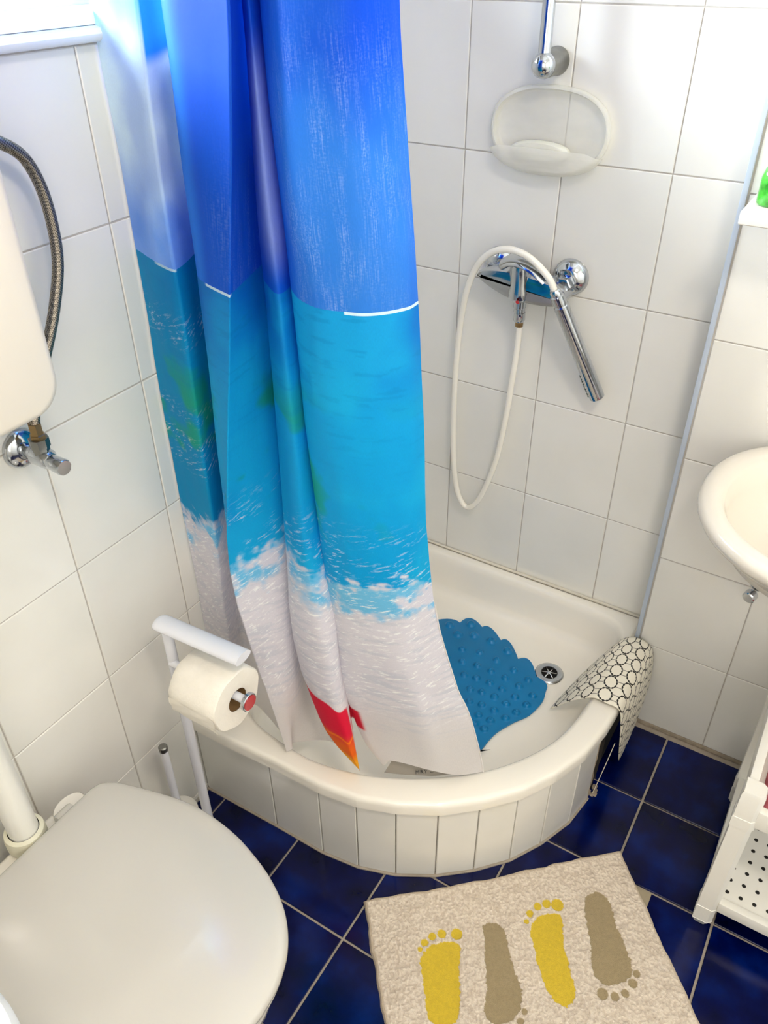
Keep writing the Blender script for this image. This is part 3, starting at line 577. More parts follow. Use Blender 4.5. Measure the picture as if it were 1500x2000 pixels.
hs = t.new('ShaderNodeHueSaturation'); t.l.new(weave, hs.inputs['Value']); t.l.new(cc_, hs.inputs['Color'])
t.l.new(hs.outputs[0], p.inputs['Base Color']); p.inputs['Roughness'].default_value = .6; p.inputs['Specular IOR Level'].default_value = .2
t.l.new(t.bump(t.noise(1, 3, t.mapping(uvn, (120, 30, 1))), .18, .002), p.inputs['Normal'])
tl = t.new('ShaderNodeBsdfTranslucent'); t.l.new(hs.outputs[0], tl.inputs[0])
mx = t.new('ShaderNodeMixShader'); mx.inputs[0].default_value = .30; t.l.new(p.outputs[0], mx.inputs[1]); t.l.new(tl.outputs[0], mx.inputs[2])
t.l.new(mx.outputs[0], t.n['Material Output'].inputs[0])
cur = thing('shower_curtain', 'blue fabric shower curtain printed with sky, sea and beach hanging into the tray', 'shower curtain', (.25, -.70, .26))
grid_object('curtain_cloth', P, UV, C, CM, cur, DET, sky)
# stitched side hem
side = P[-1, :, :]; tube('side_hem', [tuple(side[i]+np.array((.0006, 0, 0))) for i in range(0, 230, 8)], .0012, mat('hem_thread', 'D9D4D0', .8, var=.05), cur, 6)
# the turned-in lower flap with its lettering
fp = [((.417, -.688), (.430, -.664)), ((.455, -.671), (.465, -.648)), ((.50, -.647), (.506, -.628)), ((.535, -.621), (.538, -.610)), ((.56, -.600), (.562, -.592))]
nf = 40; FPm = np.zeros((nf, 12, 3)); s0 = np.linspace(0, 1, len(fp)); ss = np.linspace(0, 1, nf)
for j in range(12):
    f = j/11
    for a in range(2):
        lo_ = np.interp(ss, s0, [q[0][a] for q in fp]); hi_ = np.interp(ss, s0, [q[1][a] for q in fp]); FPm[:, j, a] = lo_*(1-f)+hi_*f
    FPm[:, j, 2] = .2475+.038*f; FPm[:, j, 1] += .006
flapc = np.ones((nf, 12, 3))*C3('B9B2A8')
grid_object('hem_flap', FPm, np.stack([FPm[..., 0], FPm[..., 2]], -1), flapc, mat('curtain_reverse_shaded', '8C857B', .8, var=.04, vscale=30), cur)  # reverse of the cloth, toned darker to carry the shadow on the flap
fc = bpy.data.curves.new('hem_lettering', 'FONT'); fc.body = 'MRY DES'; fc.size = .0105; fc.extrude = .0001; fc.space_character = 1.25; fc.materials.append(BLACKP)
tmp_ = bpy.data.objects.new('hem_lettering_curve', fc); COL.objects.link(tmp_); bpy.context.view_layer.update()
lme = bpy.data.meshes.new_from_object(tmp_.evaluated_get(bpy.context.evaluated_depsgraph_get())); bpy.data.objects.remove(tmp_)
fo_ = bpy.data.objects.new('hem_lettering', lme); COL.objects.link(fo_); fo_.parent = cur
tx = Vector((.45, .33, 0)).normalized(); tz = Vector((-.012, .020, .030)).normalized(); tz = (tz-tx*tz.dot(tx)).normalized()
fo_.matrix_parent_inverse = Matrix.Translation(-cur.location)
fo_.matrix_basis = Matrix.Translation(Vector((.4725, -.6575, .2535))+tx.cross(tz)*.0012) @ rot(tx, tz, tx.cross(tz))
# rod above the picture
rod = thing('curtain_rod', 'white curtain rod holding the shower curtain above the picture', 'curtain rod', (.0, -.69, 1.97))
tube('rod_tube', [(.001, -.70, 1.975), (.2, -.70, 1.975), (.43, -.69, 1.975), (.60, -.60, 1.975), (.69, -.45, 1.975), (.715, -.25, 1.975), (.716, -.085, 1.975)], .0125, LACQ, rod, 16, 6)
for k in range(9):
    c = CURTAIN[min(2*k, NC-1)][1][-1]
    bm = bmesh.new(); cx, cy = c[0]+.006, -.70
    add_tube(bm, [(cx, cy+.019*math.cos(a), 1.970+.021*math.sin(a)) for a in [2*PI*i/16 for i in range(17)]], .0016, 6)
    link('curtain_ring', bm, WPLAST, rod)

# ------------------------------------------------------------------ scalloped blue mat in the tray
ARC = [(.283, -.139), (.324, -.111), (.382, -.116), (.443, -.137), (.51, -.169), (.572, -.217)]
NOT = [(.308, -.140), (.363, -.125), (.423, -.143), (.485, -.179), (.544, -.209)]
SIDE = [(.58, -.235), (.586, -.273), (.576, -.323), (.555, -.359), (.536, -.401), (.529, -.433), (.526, -.463), (.515, -.480)]
mir = lambda q: (-q[1]+.045, -q[0]+.045)
half = []
for i in range(1, len(ARC)):
    a = NOT[i-1]; b = NOT[i] if i < len(NOT) else SIDE[0]; c = ARC[i]
    ctrl = (2*c[0]-.5*(a[0]+b[0]), 2*c[1]-.5*(a[1]+b[1]))
    for k in range(8):
        f = k/8; half.append(((1-f)**2*a[0]+2*f*(1-f)*ctrl[0]+f*f*b[0], (1-f)**2*a[1]+2*f*(1-f)*ctrl[1]+f*f*b[1]))
half += [(v.x, v.y) for v in catmull([(x, y, 0) for x, y in SIDE], 4)]
other = [mir(q) for q in half][::-1]
a, b = other[-1], half[0]; c = (.262, -.118); top = [((1-f)**2*a[0]+2*f*(1-f)*c[0]+f*f*b[0], (1-f)**2*a[1]+2*f*(1-f)*c[1]+f*f*b[1]) for f in [k/12 for k in range(1, 12)]]
poly = half+other+top
bmat = thing('tray_mat', 'blue scalloped rubber mat with suction bumps lying in the shower tray', 'bath mat', (.45, -.28, .147))
extrude_poly('mat_sheet', poly, .1465, .1515, BLUEMAT, bmat, bev=.0018)
BUMPS = [(0.29, -0.162), (0.335, -0.132), (0.323, -0.181), (0.359, -0.163), (0.404, -0.158), (0.356, -0.221), (0.397, -0.209), (0.443, -0.211), (0.453, -0.169), (0.375, -0.258), (0.411, -0.251), (0.447, -0.25), (0.492, -0.22), (0.398, -0.294), (0.427, -0.288), (0.46, -0.285), (0.485, -0.253), (0.533, -0.23), (0.43, -0.326), (0.457, -0.32), (0.493, -0.288), (0.522, -0.259), (0.445, -0.36), (0.473, -0.354), (0.488, -0.318), (0.528, -0.294), (0.561, -0.269), (0.48, -0.384), (0.504, -0.354), (0.519, -0.323), (0.56, -0.302), (0.484, -0.41), (0.509, -0.384), (0.535, -0.361), (0.549, -0.334), (0.508, -0.413)]
bm = bmesh.new(); add_lathe(bm, [(.0125, -.0002), (.0118, .0006), (.0105, .0002), (.0095, .0012), (.0074, .0055), (.0044, .0078), (.0024, .0068), (0, .0058)], (0, 0, 0), (0, 0, 1), 18, cap=False)
bme = bpy.data.meshes.new('suction_bump'); bm.to_mesh(bme); bm.free(); bme.materials.append(BLUEMAT); bme.polygons.foreach_set('use_smooth', [True]*len(bme.polygons))
bb = BUMPS+[mir(q) for q in BUMPS if q[0]+q[1] > .075]+[(.300, -.225), (.335, -.262), (.365, -.300), (.39, -.345), (.262, -.205), (.42, -.39), (.45, -.42), (.36, -.345)]
for x, y in bb:
    o = bpy.data.objects.new('suction_bump', bme); COL.objects.link(o); o.parent = bmat; o.matrix_parent_inverse = Matrix.Translation(-bmat.location)
    s = 1.15 if y > -.2 else .92; o.location = (x, y, .1513); o.scale = (s, s, 1)

# ------------------------------------------------------------------ patterned mat over the rim
MM = bpy.data.materials.new('chain_print'); MM.use_nodes = True; t = NT(MM); p = t.n['Principled BSDF']
sep = t.new('ShaderNodeSeparateXYZ'); t.l.new(t.new('ShaderNodeUVMap').outputs[0], sep.inputs[0])
cu = t.math('SUBTRACT', t.math('FRACT', t.math('DIVIDE', sep.outputs[0], .043)), .5); cv = t.math('SUBTRACT', t.math('FRACT', t.math('DIVIDE', sep.outputs[1], .0325)), .5)
rx = t.math('MULTIPLY', cu, 1.36); rr_ = t.math('SQRT', t.math('ADD', t.math('MULTIPLY', rx, rx), t.math('MULTIPLY', cv, cv)))
ang = t.math('ARCTAN2', cv, rx); dash = t.math('MULTIPLY_ADD', t.math('SINE', t.math('MULTIPLY', ang, 12.0)), .018, .048)
ringm = t.math('LESS_THAN', t.math('ABSOLUTE', t.math('SUBTRACT', rr_, .455)), dash)
l1 = t.math('LESS_THAN', t.math('ABSOLUTE', t.math('SUBTRACT', t.math('ABSOLUTE', cv), .20)), .035)
l2 = t.math('GREATER_THAN', t.math('ABSOLUTE', cu), .33); lad = t.math('MULTIPLY', l1, l2)
c1 = t.mix(t.math('MULTIPLY', lad, .65), lin('E6E0D0'), lin('35332F')); c2 = t.mix(ringm, c1, lin('15140F'))
t.l.new(c2, p.inputs['Base Color']); p.inputs['Roughness'].default_value = .55
FR = [(.613, -.296, .166), (.655, -.302, .222), (.698, -.304, .2605), (.728, -.306, .2635), (.757, -.305, .2575), (.766, -.300, .215), (.772, -.286, .135), (.773, -.250, .042)]
BK = [(.684, -.130, .250), (.692, -.118, .262), (.706, -.104, .270), (.722, -.096, .272), (.742, -.091, .268), (.762, -.089, .250), (.771, -.089, .215), (.776, -.090, .160)]
MID = [tuple((a+b)/2+c for a, b, c in zip(q, r, (0, 0, dz))) for q, r, dz in zip(FR, BK, (.012, .012, .006, .003, .004, .006, .004, .0))]
MID = [(x+(.004 if i > 4 else 0), y, max(z, .26) if i in (2, 3, 4) else z) for i, (x, y, z) in enumerate(MID)]
c_ = [catmull(q, 12) for q in (FR, MID, BK)]; nu = len(c_[0]); nv = 40
PM = np.zeros((nu, nv, 3)); UVM = np.zeros((nu, nv, 2))
for i in range(nu):
    a, b, c = [np.array(q[i]) for q in c_]
    for j in range(nv):
        f = j/(nv-1); PM[i, j] = a*(1-f)*(1-2*f)+b*4*f*(1-f)+c*f*(2*f-1)
L_ = np.concatenate([[0], np.cumsum(np.linalg.norm(np.diff(PM[:, 0], axis=0), axis=1))])
for i in range(nu):
    UVM[i, :, 0] = L_[i]; UVM[i, :, 1] = np.linspace(0, .185, nv)
ru = grid_object('rim_mat', PM, UVM, None, MM)
sol = ru.modifiers.new('thickness', 'SOLIDIFY'); sol.thickness = .0022; sol.offset = 0
tag(ru, 'cream mat with black chain-ring print draped over the tray rim beside the wall', 'mat')

# ------------------------------------------------------------------ shower fittings on the back wall
sb = thing('shower_slide_bar', 'vertical chrome shower riser bar ending in a ball fitting above the soap dish', 'shower bar', (.357, -.03, 1.387))
tube('bar_tube', [(.3575, -.060, 1.39), (.3570, -.060, 2.06)], .0108, CHROME, sb, 20)
bm = bmesh.new(); bmesh.ops.create_uvsphere(bm, u_segments=32, v_segments=20, radius=.0212, matrix=Matrix.Translation((.358, -.060, 1.387))); link('ball_end', bm, CHROME, sb)
lathe('wall_mount', [(.0215, 0), (.0215, .052), (.023, .056), (.023, .0595)], (.358, -.060, 1.387), (0, 1, 0), DULL, sb)

FROST = bpy.data.materials.new('frosted_plastic'); FROST.use_nodes = True; t = NT(FROST); p = t.n['Principled BSDF']
p.inputs['Base Color'].default_value = lin('EFEDE4'); p.inputs['Roughness'].default_value = .35
tr = t.new('ShaderNodeBsdfTransparent'); tr.inputs[0].default_value = (.96, .96, .94, 1); mx = t.new('ShaderNodeMixShader')
t.l.new(t.math('MULTIPLY_ADD', t.noise(6, 2), .1, .44), mx.inputs[0]); t.l.new(tr.outputs[0], mx.inputs[1]); t.l.new(p.outputs[0], mx.inputs[2]); t.l.new(mx.outputs[0], t.n['Material Output'].inputs[0])
sd = thing('soap_dish', 'frosted translucent oval soap dish fixed to the tiles above the mixer', 'soap dish', (.362, -.02, 1.278))
def stadium(cx, cz, a, b, n=64, e=2.5):
    return [(cx+a*math.copysign(abs(math.cos(q))**(2/e), math.cos(q)), cz+b*math.copysign(abs(math.sin(q))**(2/e), math.sin(q))) for q in [2*PI*k/n for k in range(n)]]
oc = (.362, 1.280)
rg = lambda a, b, y, dz=0, e=2.35: [(x, y, z+dz) for x, z in stadium(oc[0], oc[1], a, b, e=e)]
rings_mesh('dish_shell', [rg(.107, .068, -.001), rg(.110, .0705, -.005), rg(.1125, .0725, -.012), rg(.1125, .0725, -.018), rg(.110, .070, -.021), rg(.1065, .0665, -.021), rg(.1050, .0650, -.018), rg(.1045, .0645, -.010), rg(.100, .060, -.006), rg(.06, .035, -.005)], FROST, sd, cap0=False, cap1=True)
# pocket: lower half shell standing off the plate
bm = bmesh.new(); R = []
for (a, b, y, lip) in ((.111, .070, -.008, .0), (.1145, .074, -.022, .002), (.1150, .0745, -.030, .004), (.1125, .072, -.037, .004), (.104, .064, -.041, .003), (.088, .050, -.0425, .001)):
    row = []
    for k in range(41):
        q = PI+.42+(PI-.84)*k/40; x = oc[0]+a*math.copysign(abs(math.cos(q))**.8, math.cos(q)); z = oc[1]-.004+lip+b*math.copysign(abs(math.sin(q))**.8, math.sin(q))
        row.append(bm.verts.new((x, y, z)))
    R.append(row)
for r0, r1 in zip(R, R[1:]):
    for k in range(40): bm.faces.new((r0[k], r0[k+1], r1[k+1], r1[k]))
last = R[-1]; bm.faces.new(last)
link('dish_pocket', bm, FROST, sd)
sp = stadium(.350, 1.244, .056, .017, 40, 2.3)
soap = rings_mesh('soap_bar', [[(.348+(x-.348)*s, y, 1.244+(z-1.244)*s) for x, z in sp] for s, y in ((.85, -.009), (1, -.013), (1, -.023), (.85, -.028))], mat('pale_soap', 'DEDDD0', .6, var=.02), None)
tag(soap, 'pale cream soap bar seen inside the frosted soap dish', 'soap')

mx_ = thing('shower_mixer', 'chrome single-lever shower mixer on the back wall', 'shower mixer', (.355, -.04, 1.0))
for x in (.283, .433):
    lathe('escutcheon', [(.036, .0), (.0355, .004), (.030, .012), (.021, .018), (.0175, .020)], (x, -.0005, 1.020), (0, -1, 0), CHROME, mx_, 40)
    lathe('inlet_nut', [(.0155, .0), (.0155, .012), (.0175, .013), (.0175, .028), (.0150, .030)], (x, -.018, 1.016), (0, -1, 0), CHROME, mx_, 6)
body_p = chaikin([(.258, 1.012), (.300, .990), (.345, .976), (.400, .976), (.436, .980), (.450, .992), (.448, 1.010), (.425, 1.024), (.360, 1.034), (.300, 1.034), (.268, 1.026)], 2)
extrude_poly('mixer_body', body_p, 0, .046, CHROME, mx_, bev=.012, M=Matrix.Translation((0, -.028, 0)) @ rot((1, 0, 0), (0, 0, 1), (0, -1, 0)))
lathe('front_column', [(.012, -.002), (.0175, .0), (.0185, .010), (.0185, .040), (.0215, .052), (.0215, .066), (.0150, .074)], (.354, -.070, 1.052), (0, .12, -1), CHROME, mx_, 32)
lathe('outlet', [(.0135, 0), (.0130, .022), (.0115, .024), (.0115, .032)], (.355, -.058, .985), (0, 0, -1), CHROME, mx_)
lathe('lever_stem', [(.021, 0), (.022, .018), (.019, .032), (.014, .036)], (.352, -.058, 1.020), (0, -.15, 1), CHROME, mx_)
# lever blade: curved flat handle sweeping to the right above the body
cl_ = catmull([(.318, -.066, 1.046), (.336, -.072, 1.058), (.362, -.079, 1.062), (.392, -.086, 1.054), (.416, -.090, 1.038)], 6); st = []
for i, c in enumerate(cl_):
    f = i/(len(cl_)-1); wd = .012+.012*math.sin(PI*min(.9, .25+f*.6)); th = .0095*(1-.35*f)
    d = (cl_[min(i+1, len(cl_)-1)]-cl_[max(i-1, 0)]).normalized(); n_ = Vector((0, 1, .2)).normalized(); u_ = n_.cross(d).normalized()
    st.append([tuple(c+n_*wd*math.cos(q)+u_*th*math.sin(q)) for q in [2*PI*k/18 for k in range(18)]])
rings_mesh('lever', st, CHROME, mx_)
tag_red = lathe('red_mark', [(.0, .0), (.0035, .0006), (.0040, .0)], (.362, -.0885, .984), (.1, -1, -.3), RED, mx_, 16)

ho = thing('shower_hose', 'white shower hose hanging in a long loop below the mixer', 'hose', (.29, -.05, .70))
tube('hose_tube', [(.356, -.052, .930), (.3555, -.050, .88), (.350, -.048, .80), (.341, -.042, .70), (.325, -.035, .589), (.302, -.032, .50), (.280, -.032, .445), (.256, -.032, .424), (.234, -.032, .448), (.221, -.034, .505), (.213, -.036, .60), (.212, -.040, .72), (.216, -.046, .816), (.227, -.056, .91), (.243, -.068, .981), (.268, -.082, 1.037), (.300, -.092, 1.071), (.335, -.098, 1.085), (.368, -.100, 1.083), (.398, -.101, 1.069), (.424, -.098, 1.045), (.437, -.095, 1.022)], .0066, HOSEW, ho, 14, 8)
lathe('hose_nut', [(.0115, 0), (.0120, .016), (.0095, .020)], (.3555, -.056, .952), (0, .02, -1), CHROME, ho, 20)
lathe('brass_collar', [(.0085, 0), (.0080, .013)], (.3560, -.054, .934), (0, .02, -1), BRASS, ho, 20)
hs_ = thing('hand_shower', 'slim chrome stick hand shower hanging down from the hose end', 'hand shower', (.455, -.08, .95))
h0 = Vector((.4365, -.0955, 1.026)); h1 = Vector((.5300, -.030, .797)); hd = (h1-h0)
Lh = hd.length
lathe('grip', [(.0095, 0), (.0115, .004), (.0115, .012), (.0140, .014), (.0140, .030), (.0130, .031), (.0130, .034), (.0148, .036), (.0150, Lh*.5), (.0156, Lh-.01), (.0152, Lh-.001), (.012, Lh)], h0, hd, CHROME, hs_, 32)
bm = bmesh.new(); a_, b_, d_ = frame_from(hd); sdv = Vector((-.75, -.15, -.30)); sdv = (sdv-d_*sdv.dot(d_)).normalized()
for i in range(9):
    for j in (-1, 0, 1):
        q = h0+d_*(Lh-.060+i*.0062)+(sdv*math.cos(j*.35)+sdv.cross(d_)*math.sin(j*.35))*.0152
        bmesh.ops.create_uvsphere(bm, u_segments=6, v_segments=4, radius=.0022, matrix=Matrix.Translation(q))
oo = link('spray_nozzles', bm, mat('nozzle_rubber', '3A4A3C', .6, var=.1), hs_); oo['kind'] = 'stuff'

# ------------------------------------------------------------------ cistern, hose, valve, flush pipe
ci = thing('toilet_cistern', 'cream plastic high-level cistern on the left wall', 'cistern', (0, -1.18, 1.10))
def rrect(y0, y1, z0, z1, r, n=8):
    out = []
    for cy, cz, a0 in ((y1-r, z1-r, 0), (y0+r, z1-r, PI/2), (y0+r, z0+r, PI), (y1-r, z0+r, 1.5*PI)):
        for k in range(n+1): a = a0+PI/2*k/n; out.append((cy+r*math.cos(a), cz+r*math.sin(a)))
    return out
def cist(y0, y1, z0, z1, xs, r):
    return [[(x, y, z) for y, z in rrect(y0+i, y1-i, z0+i, z1-i, max(.004, r-i*.6))] for x, i in xs]
rings_mesh('cistern_body', cist(-1.395, -.962, 1.098, 1.425, ((.001, .006), (.02, .003), (.122, .0), (.133, .002), (.139, .006), (.1415, .013)), .042), PLAST, ci)
box('cistern_lid', (.002, -1.40, 1.4255), (.148, -.957, 1.446), PLAST, ci, .008, 3)
BRAID = bpy.data.materials.new('steel_braid'); BRAID.use_nodes = True; t = NT(BRAID); p = t.n['Principled BSDF']; p.inputs['Metallic'].default_value = .9; p.inputs['Roughness'].default_value = .35
wv = t.new('ShaderNodeTexChecker'); wv.inputs['Scale'].default_value = 520; t.l.new(t.new('ShaderNodeTexCoord').outputs['Object'], wv.inputs[0]); wv.inputs[1].default_value = lin('A89E90'); wv.inputs[2].default_value = lin('5E5850')
t.l.new(wv.outputs[0], p.inputs['Base Color'])
fh = thing('supply_hose', 'braided steel supply hose arching beside the cistern', 'hose', (.04, -.87, 1.25))
tube('braided_hose', [(.05, -.958, 1.392), (.042, -.925, 1.390), (.040, -.892, 1.378), (.040, -.864, 1.354), (.040, -.850, 1.305), (.040, -.853, 1.236), (.040, -.876, 1.176), (.041, -.908, 1.122), (.044, -.940, 1.078), (.048, -.954, 1.050), (.049, -.957, 1.035)], .0074, BRAID, fh, 14, 8)
lathe('hose_ferrule', [(.0090, 0), (.0090, .016), (.0105, .017), (.0105, .030), (.009, .031)], (.049, -.957, 1.046), (0, 0, -1), BRASS, fh, 6)
va = thing('angle_valve', 'chrome angle valve on the left wall under the cistern', 'valve', (0, -.957, .993))
lathe('wall_rosette', [(.0285, 0), (.0280, .004), (.024, .009), (.015, .0125), (.012, .013)], (.001, -.957, .993), (1, 0, 0), CHROME, va, 36)
lathe('valve_body', [(.011, 0), (.011, .022), (.014, .026), (.014, .050), (.010, .056)], (.008, -.957, .993), (1, 0, 0), CHROME, va, 28)
lathe('outlet_nut', [(.0115, 0), (.0115, .012), (.0135, .013), (.0135, .026)], (.049, -.957, .998), (0, 0, 1), DULL, va, 8)
lathe('valve_knob', [(.0085, 0), (.0110, .002), (.0118, .028), (.0105, .030)], (.062, -.957, .991), (1, -.06, 0), CHROME, va, 10)
fp_ = thing('flush_pipe', 'white plastic flush pipe dropping from the cistern to the toilet', 'pipe', (.06, -1.183, .7))
tube('pipe_tube', [(.068, -1.183, 1.10), (.068, -1.183, .43)], .0225, PIPEM, fp_, 28)
lathe('pipe_collar', [(.024, 0), (.030, .003), (.0315, .012), (.0315, .030), (.028, .040), (.024, .052)], (.068, -1.183, .442), (0, 0, -1), RINGM, fp_, 32, cap=False)
tube('pipe_elbow', [(.068, -1.183, .42), (.068, -1.184, .36), (.072, -1.186, .32), (.085, -1.188, .29), (.11, -1.190, .28), (.14, -1.19, .28)], .025, PIPEM, fp_, 24, 6)

# ------------------------------------------------------------------ toilet
to = thing('toilet', 'white toilet with a closed rounded lid standing by the left wall', 'toilet', (.3, -1.198, 0))
LID = [(.098, -1.075), (.104, -1.060), (.118, -1.049), (.135, -1.041), (.19, -1.025), (.24, -1.014), (.285, -1.010), (.335, -1.0135), (.38, -1.022), (.44, -1.042), (.49, -1.071), (.525, -1.109), (.544, -1.153), (.549, -1.198)]
lo_h = catmull([(x, y, 0) for x, y in LID], 5); full = [(v.x, v.y) for v in lo_h]; full = full+[(x, -2.396-y) for x, y in full[::-1][1:]]
cc = (.315, -1.198)
sh = lambda s, z, d=0: [(cc[0]+(x-cc[0])*s, cc[1]+(y-cc[1])*s, z) for x, y in full]
rings_mesh('lid', [sh(.965, .4215), sh(.99, .4222), sh(1, .426), sh(1.0, .432), sh(.992, .4378), sh(.975, .4412), sh(.94, .4436), sh(.85, .4476), sh(.75, .4512), sh(.65, .4540), sh(.52, .4566), sh(.4, .4582), sh(.27, .4592), sh(.12, .4597)], LIDM, to)
rings_mesh('seat_ring', [sh(.955, .402), sh(.975, .404), sh(.975, .416), sh(.96, .4195)], LIDM, to)
def egg(ax, ay, cx, z, n=48): return [(cx+ax*math.cos(q)*(1.0 if math.cos(q) > 0 else .86), -1.198+ay*math.sin(q), z) for q in [2*PI*k/n for k in range(n)]]
rings_mesh('bowl', [egg(.13, .10, .30, 0), egg(.135, .105, .30, .01), egg(.115, .085, .29, .08), egg(.12, .09, .29, .18), egg(.17, .125, .31, .27), egg(.215, .165, .315, .35), egg(.222, .172, .315, .39), egg(.215, .166, .315, .401)], PORC, to)
rings_mesh('bowl_back', [[(x, y, z) for x, y in ((.05+i, -1.09-i), (.16, -1.07), (.16, -1.326), (.05+i, -1.306+i))] for z, i in ((.20, .04), (.30, .01), (.385, .0), (.398, .004), (.401, .010))], PORC, to)
for y in (-1.125, -1.271):
    lathe('lid_hinge', [(.013, 0), (.0145, .003), (.0145, .027), (.013, .030)], (.092, y-.015, .418), (0, 1, 0), LIDM, to, 20)
bk = rings_mesh('rear_ledge', [[(.068+.020*s*math.cos(q), -1.105+.030*s*math.sin(q), z) for q in [2*PI*k/28 for k in range(28)]] for s, z in ((.9, .385), (1, .390), (1, .400), (.9, .404))], PORC, to)

# ------------------------------------------------------------------ paper stand, roll, brush
st_ = thing('paper_stand', 'white metal toilet paper stand between the toilet and the tray', 'toilet paper stand', (.095, -.868, 0))
tube('pole', [(.095, -.858, .010), (.095, -.858, .612)], .0095, LACQ, st_, 20)
bar = []
for f, s in ((0, .80), (.02, .97), (.05, 1), (.97, 1), (1, 1)):
    c = Vector((.078, -.8575, .622)).lerp(Vector((.2555, -.8475, .620)), f)
    bar.append([tuple(c+Vector((0, 1, 0))*.0185*s*math.cos(q)+Vector((0, 0, 1))*(.0115 if math.sin(q) > 0 else .0080)*s*math.sin(q)) for q in [2*PI*k/28 for k in range(28)]])
rings_mesh('top_bar', bar, LACQ, st_)
tube('roll_arm', [(.095, -.862, .537), (.262, -.862, .537)], .0075, LACQ, st_, 18)
lathe('arm_cap', [(.0150, 0), (.0165, .001), (.0165, .007), (.0155, .008)], (.262, -.862, .537), (1, 0, 0), CHROME, st_, 32)
lathe('red_cap_disc', [(.0138, 0), (.0138, .0010), (0, .0014)], (.270, -.862, .537), (1, 0, 0), RED, st_, 28)
box('base_plate', (.028, -.945, .001), (.150, -.835, .010), LACQ, st_, .003)
rl = thing('toilet_paper_roll', 'full white toilet paper roll on the stand arm', 'toilet paper', (.19, -.863, .535))
cx, cy, cz = .141, -.862, .5275
prof = []
bm = bmesh.new(); n = 64; R = []
def rp(r, x): return [bm.verts.new((x, cy+r*math.cos(2*PI*k/n), cz+r*math.sin(2*PI*k/n)*1.0)) for k in range(n)]
def rrad(r, k):
    q = 2*PI*k/n; return r+.0012*math.sin(3*q)+.0010*math.sin(7*q)
def rp2(r, x): return [bm.verts.new((x, cy+rrad(r, k)*math.cos(2*PI*k/n), cz+rrad(r, k)*math.sin(2*PI*k/n))) for k in range(n)]
L2 = .101
for r, x in ((.0215, cx+L2), (.040, cx+L2+.0010), (.0555, cx+L2), (.0580, cx+L2-.003), (.0584, cx+L2-.03), (.0586, cx+L2*.5), (.0584, cx+.02), (.0575, cx+.003), (.0550, cx), (.0215, cx)): R.append(rp2(r, x) if r > .03 else rp(r, x))
for a, b in zip(R, R[1:]):
    for i in range(n): bm.faces.new((a[i], a[(i+1) % n], b[(i+1) % n], b[i]))
bmesh.ops.recalc_face_normals(bm, faces=bm.faces[:])
autosmooth(link('paper', bm, PAPER, rl), 40)
bm = bmesh.new(); add_tube(bm, [(cx+.0005, cy, cz), (cx+L2-.0005, cy, cz)], .0215, 40, cap=False); bmesh.ops.reverse_faces(bm, faces=bm.faces[:]); link('cardboard_core', bm, CARD, rl)
# loose last sheet hanging on the camera side
bm = bmesh.new(); rowz = []
for k in range(14):
    f = k/13; q = PI*(1.02+.12*0)+0; y = cy-.0592-.0002+.006*f*f; z = cz+.006-.040*f
    rowz.append([bm.verts.new((cx+.0008+i*(L2-.0016)/8, y+.0008*math.sin(i*1.3+k), z+.0006*math.sin(i*2.1))) for i in range(9)])
for a, b in zip(rowz, rowz[1:]):
    for i in range(8): bm.faces.new((a[i], a[i+1], b[i+1], b[i]))
o = link('loose_sheet', bm, PAPER, rl)
br = thing('toilet_brush', 'toilet brush with a slim white handle beside the paper stand', 'toilet brush', (.052, -.893, 0))
tube('brush_handle', [(.052, -.892, .10), (.052, -.892, .308)], .0080, LACQ, br, 18)
lathe('handle_cap', [(.0088, 0), (.0088, .010), (.007, .012)], (.052, -.892, .302), (0, 0, 1), DULL, br, 20)
lathe('brush_holder', [(.034, .0105), (.038, .016), (.038, .105), (.030, .110), (.010, .112)], (.052, -.892, 0), (0, 0, 1), WPLAST, br, 28)

# ------------------------------------------------------------------ bin whose rim shows in the lower left corner
bn = thing('laundry_bin', 'white rounded rim of a bin at the bottom left corner beside the toilet lid', 'bin', (.319, -1.545, 0))
bx_, by_ = .319, -1.545
lathe('bin_body', [(.115, .002), (.120, .02), (.150, .555), (.152, .565)], (bx_, by_, 0), (0, 0, 1), WPLAST, bn, 56, cap=False)
lathe('bin_rim', [(.150, .560), (.162, .562), (.168, .572), (.168, .588), (.162, .598), (.150, .600), (.144, .594), (.142, .575), (.135, .572)], (bx_, by_, 0), (0, 0, 1), SILLM, bn, 64, cap=False)
lathe('bin_lid', [(.141, .576), (.120, .584), (.06, .590), (0, .592)], (bx_, by_, 0), (0, 0, 1), WPLAST, bn, 56, cap=False)

# ------------------------------------------------------------------ basin
BASM = mat('basin_ceramic', 'DDD6CA', .14, coat=.5, var=.015, vscale=3)
ba = thing('wash_basin', 'white ceramic wash basin on the right wall', 'basin', (1.055, -.10, .80))
def bas(ax, ay, z, cy=-.270, n=72, back=YR-.001):
    out = []
    for k in range(n):
        q = 2*PI*k/n; c, s = math.cos(q), math.sin(q)
        x = 1.050+ax*math.copysign(abs(c)**.88, c); y = cy+ay*math.copysign(abs(s)**.92, s); out.append((x, min(y, back), z))
    return out
rings_mesh('basin_body', [bas(.09, .09, .672, -.22), bas(.15, .135, .690, -.24), bas(.205, .175, .745, -.255), bas(.236, .205, .785, -.267), bas(.248, .219, .800), bas(.254, .225, .812), bas(.2535, .2245, .822), bas(.247, .218, .8275), bas(.235, .206, .829),
    bas(.220, .184, .826, -.275), bas(.212, .176, .818, -.276), bas(.205, .168, .785, -.278), bas(.190, .155, .740, -.28), bas(.150, .120, .712, -.28), bas(.08, .065, .706, -.28), bas(.02, .02, .706, -.28)], BASM, ba)
wv_ = thing('basin_valve', 'small chrome angle valve on the wall under the basin', 'valve', (.93, YR, .53))
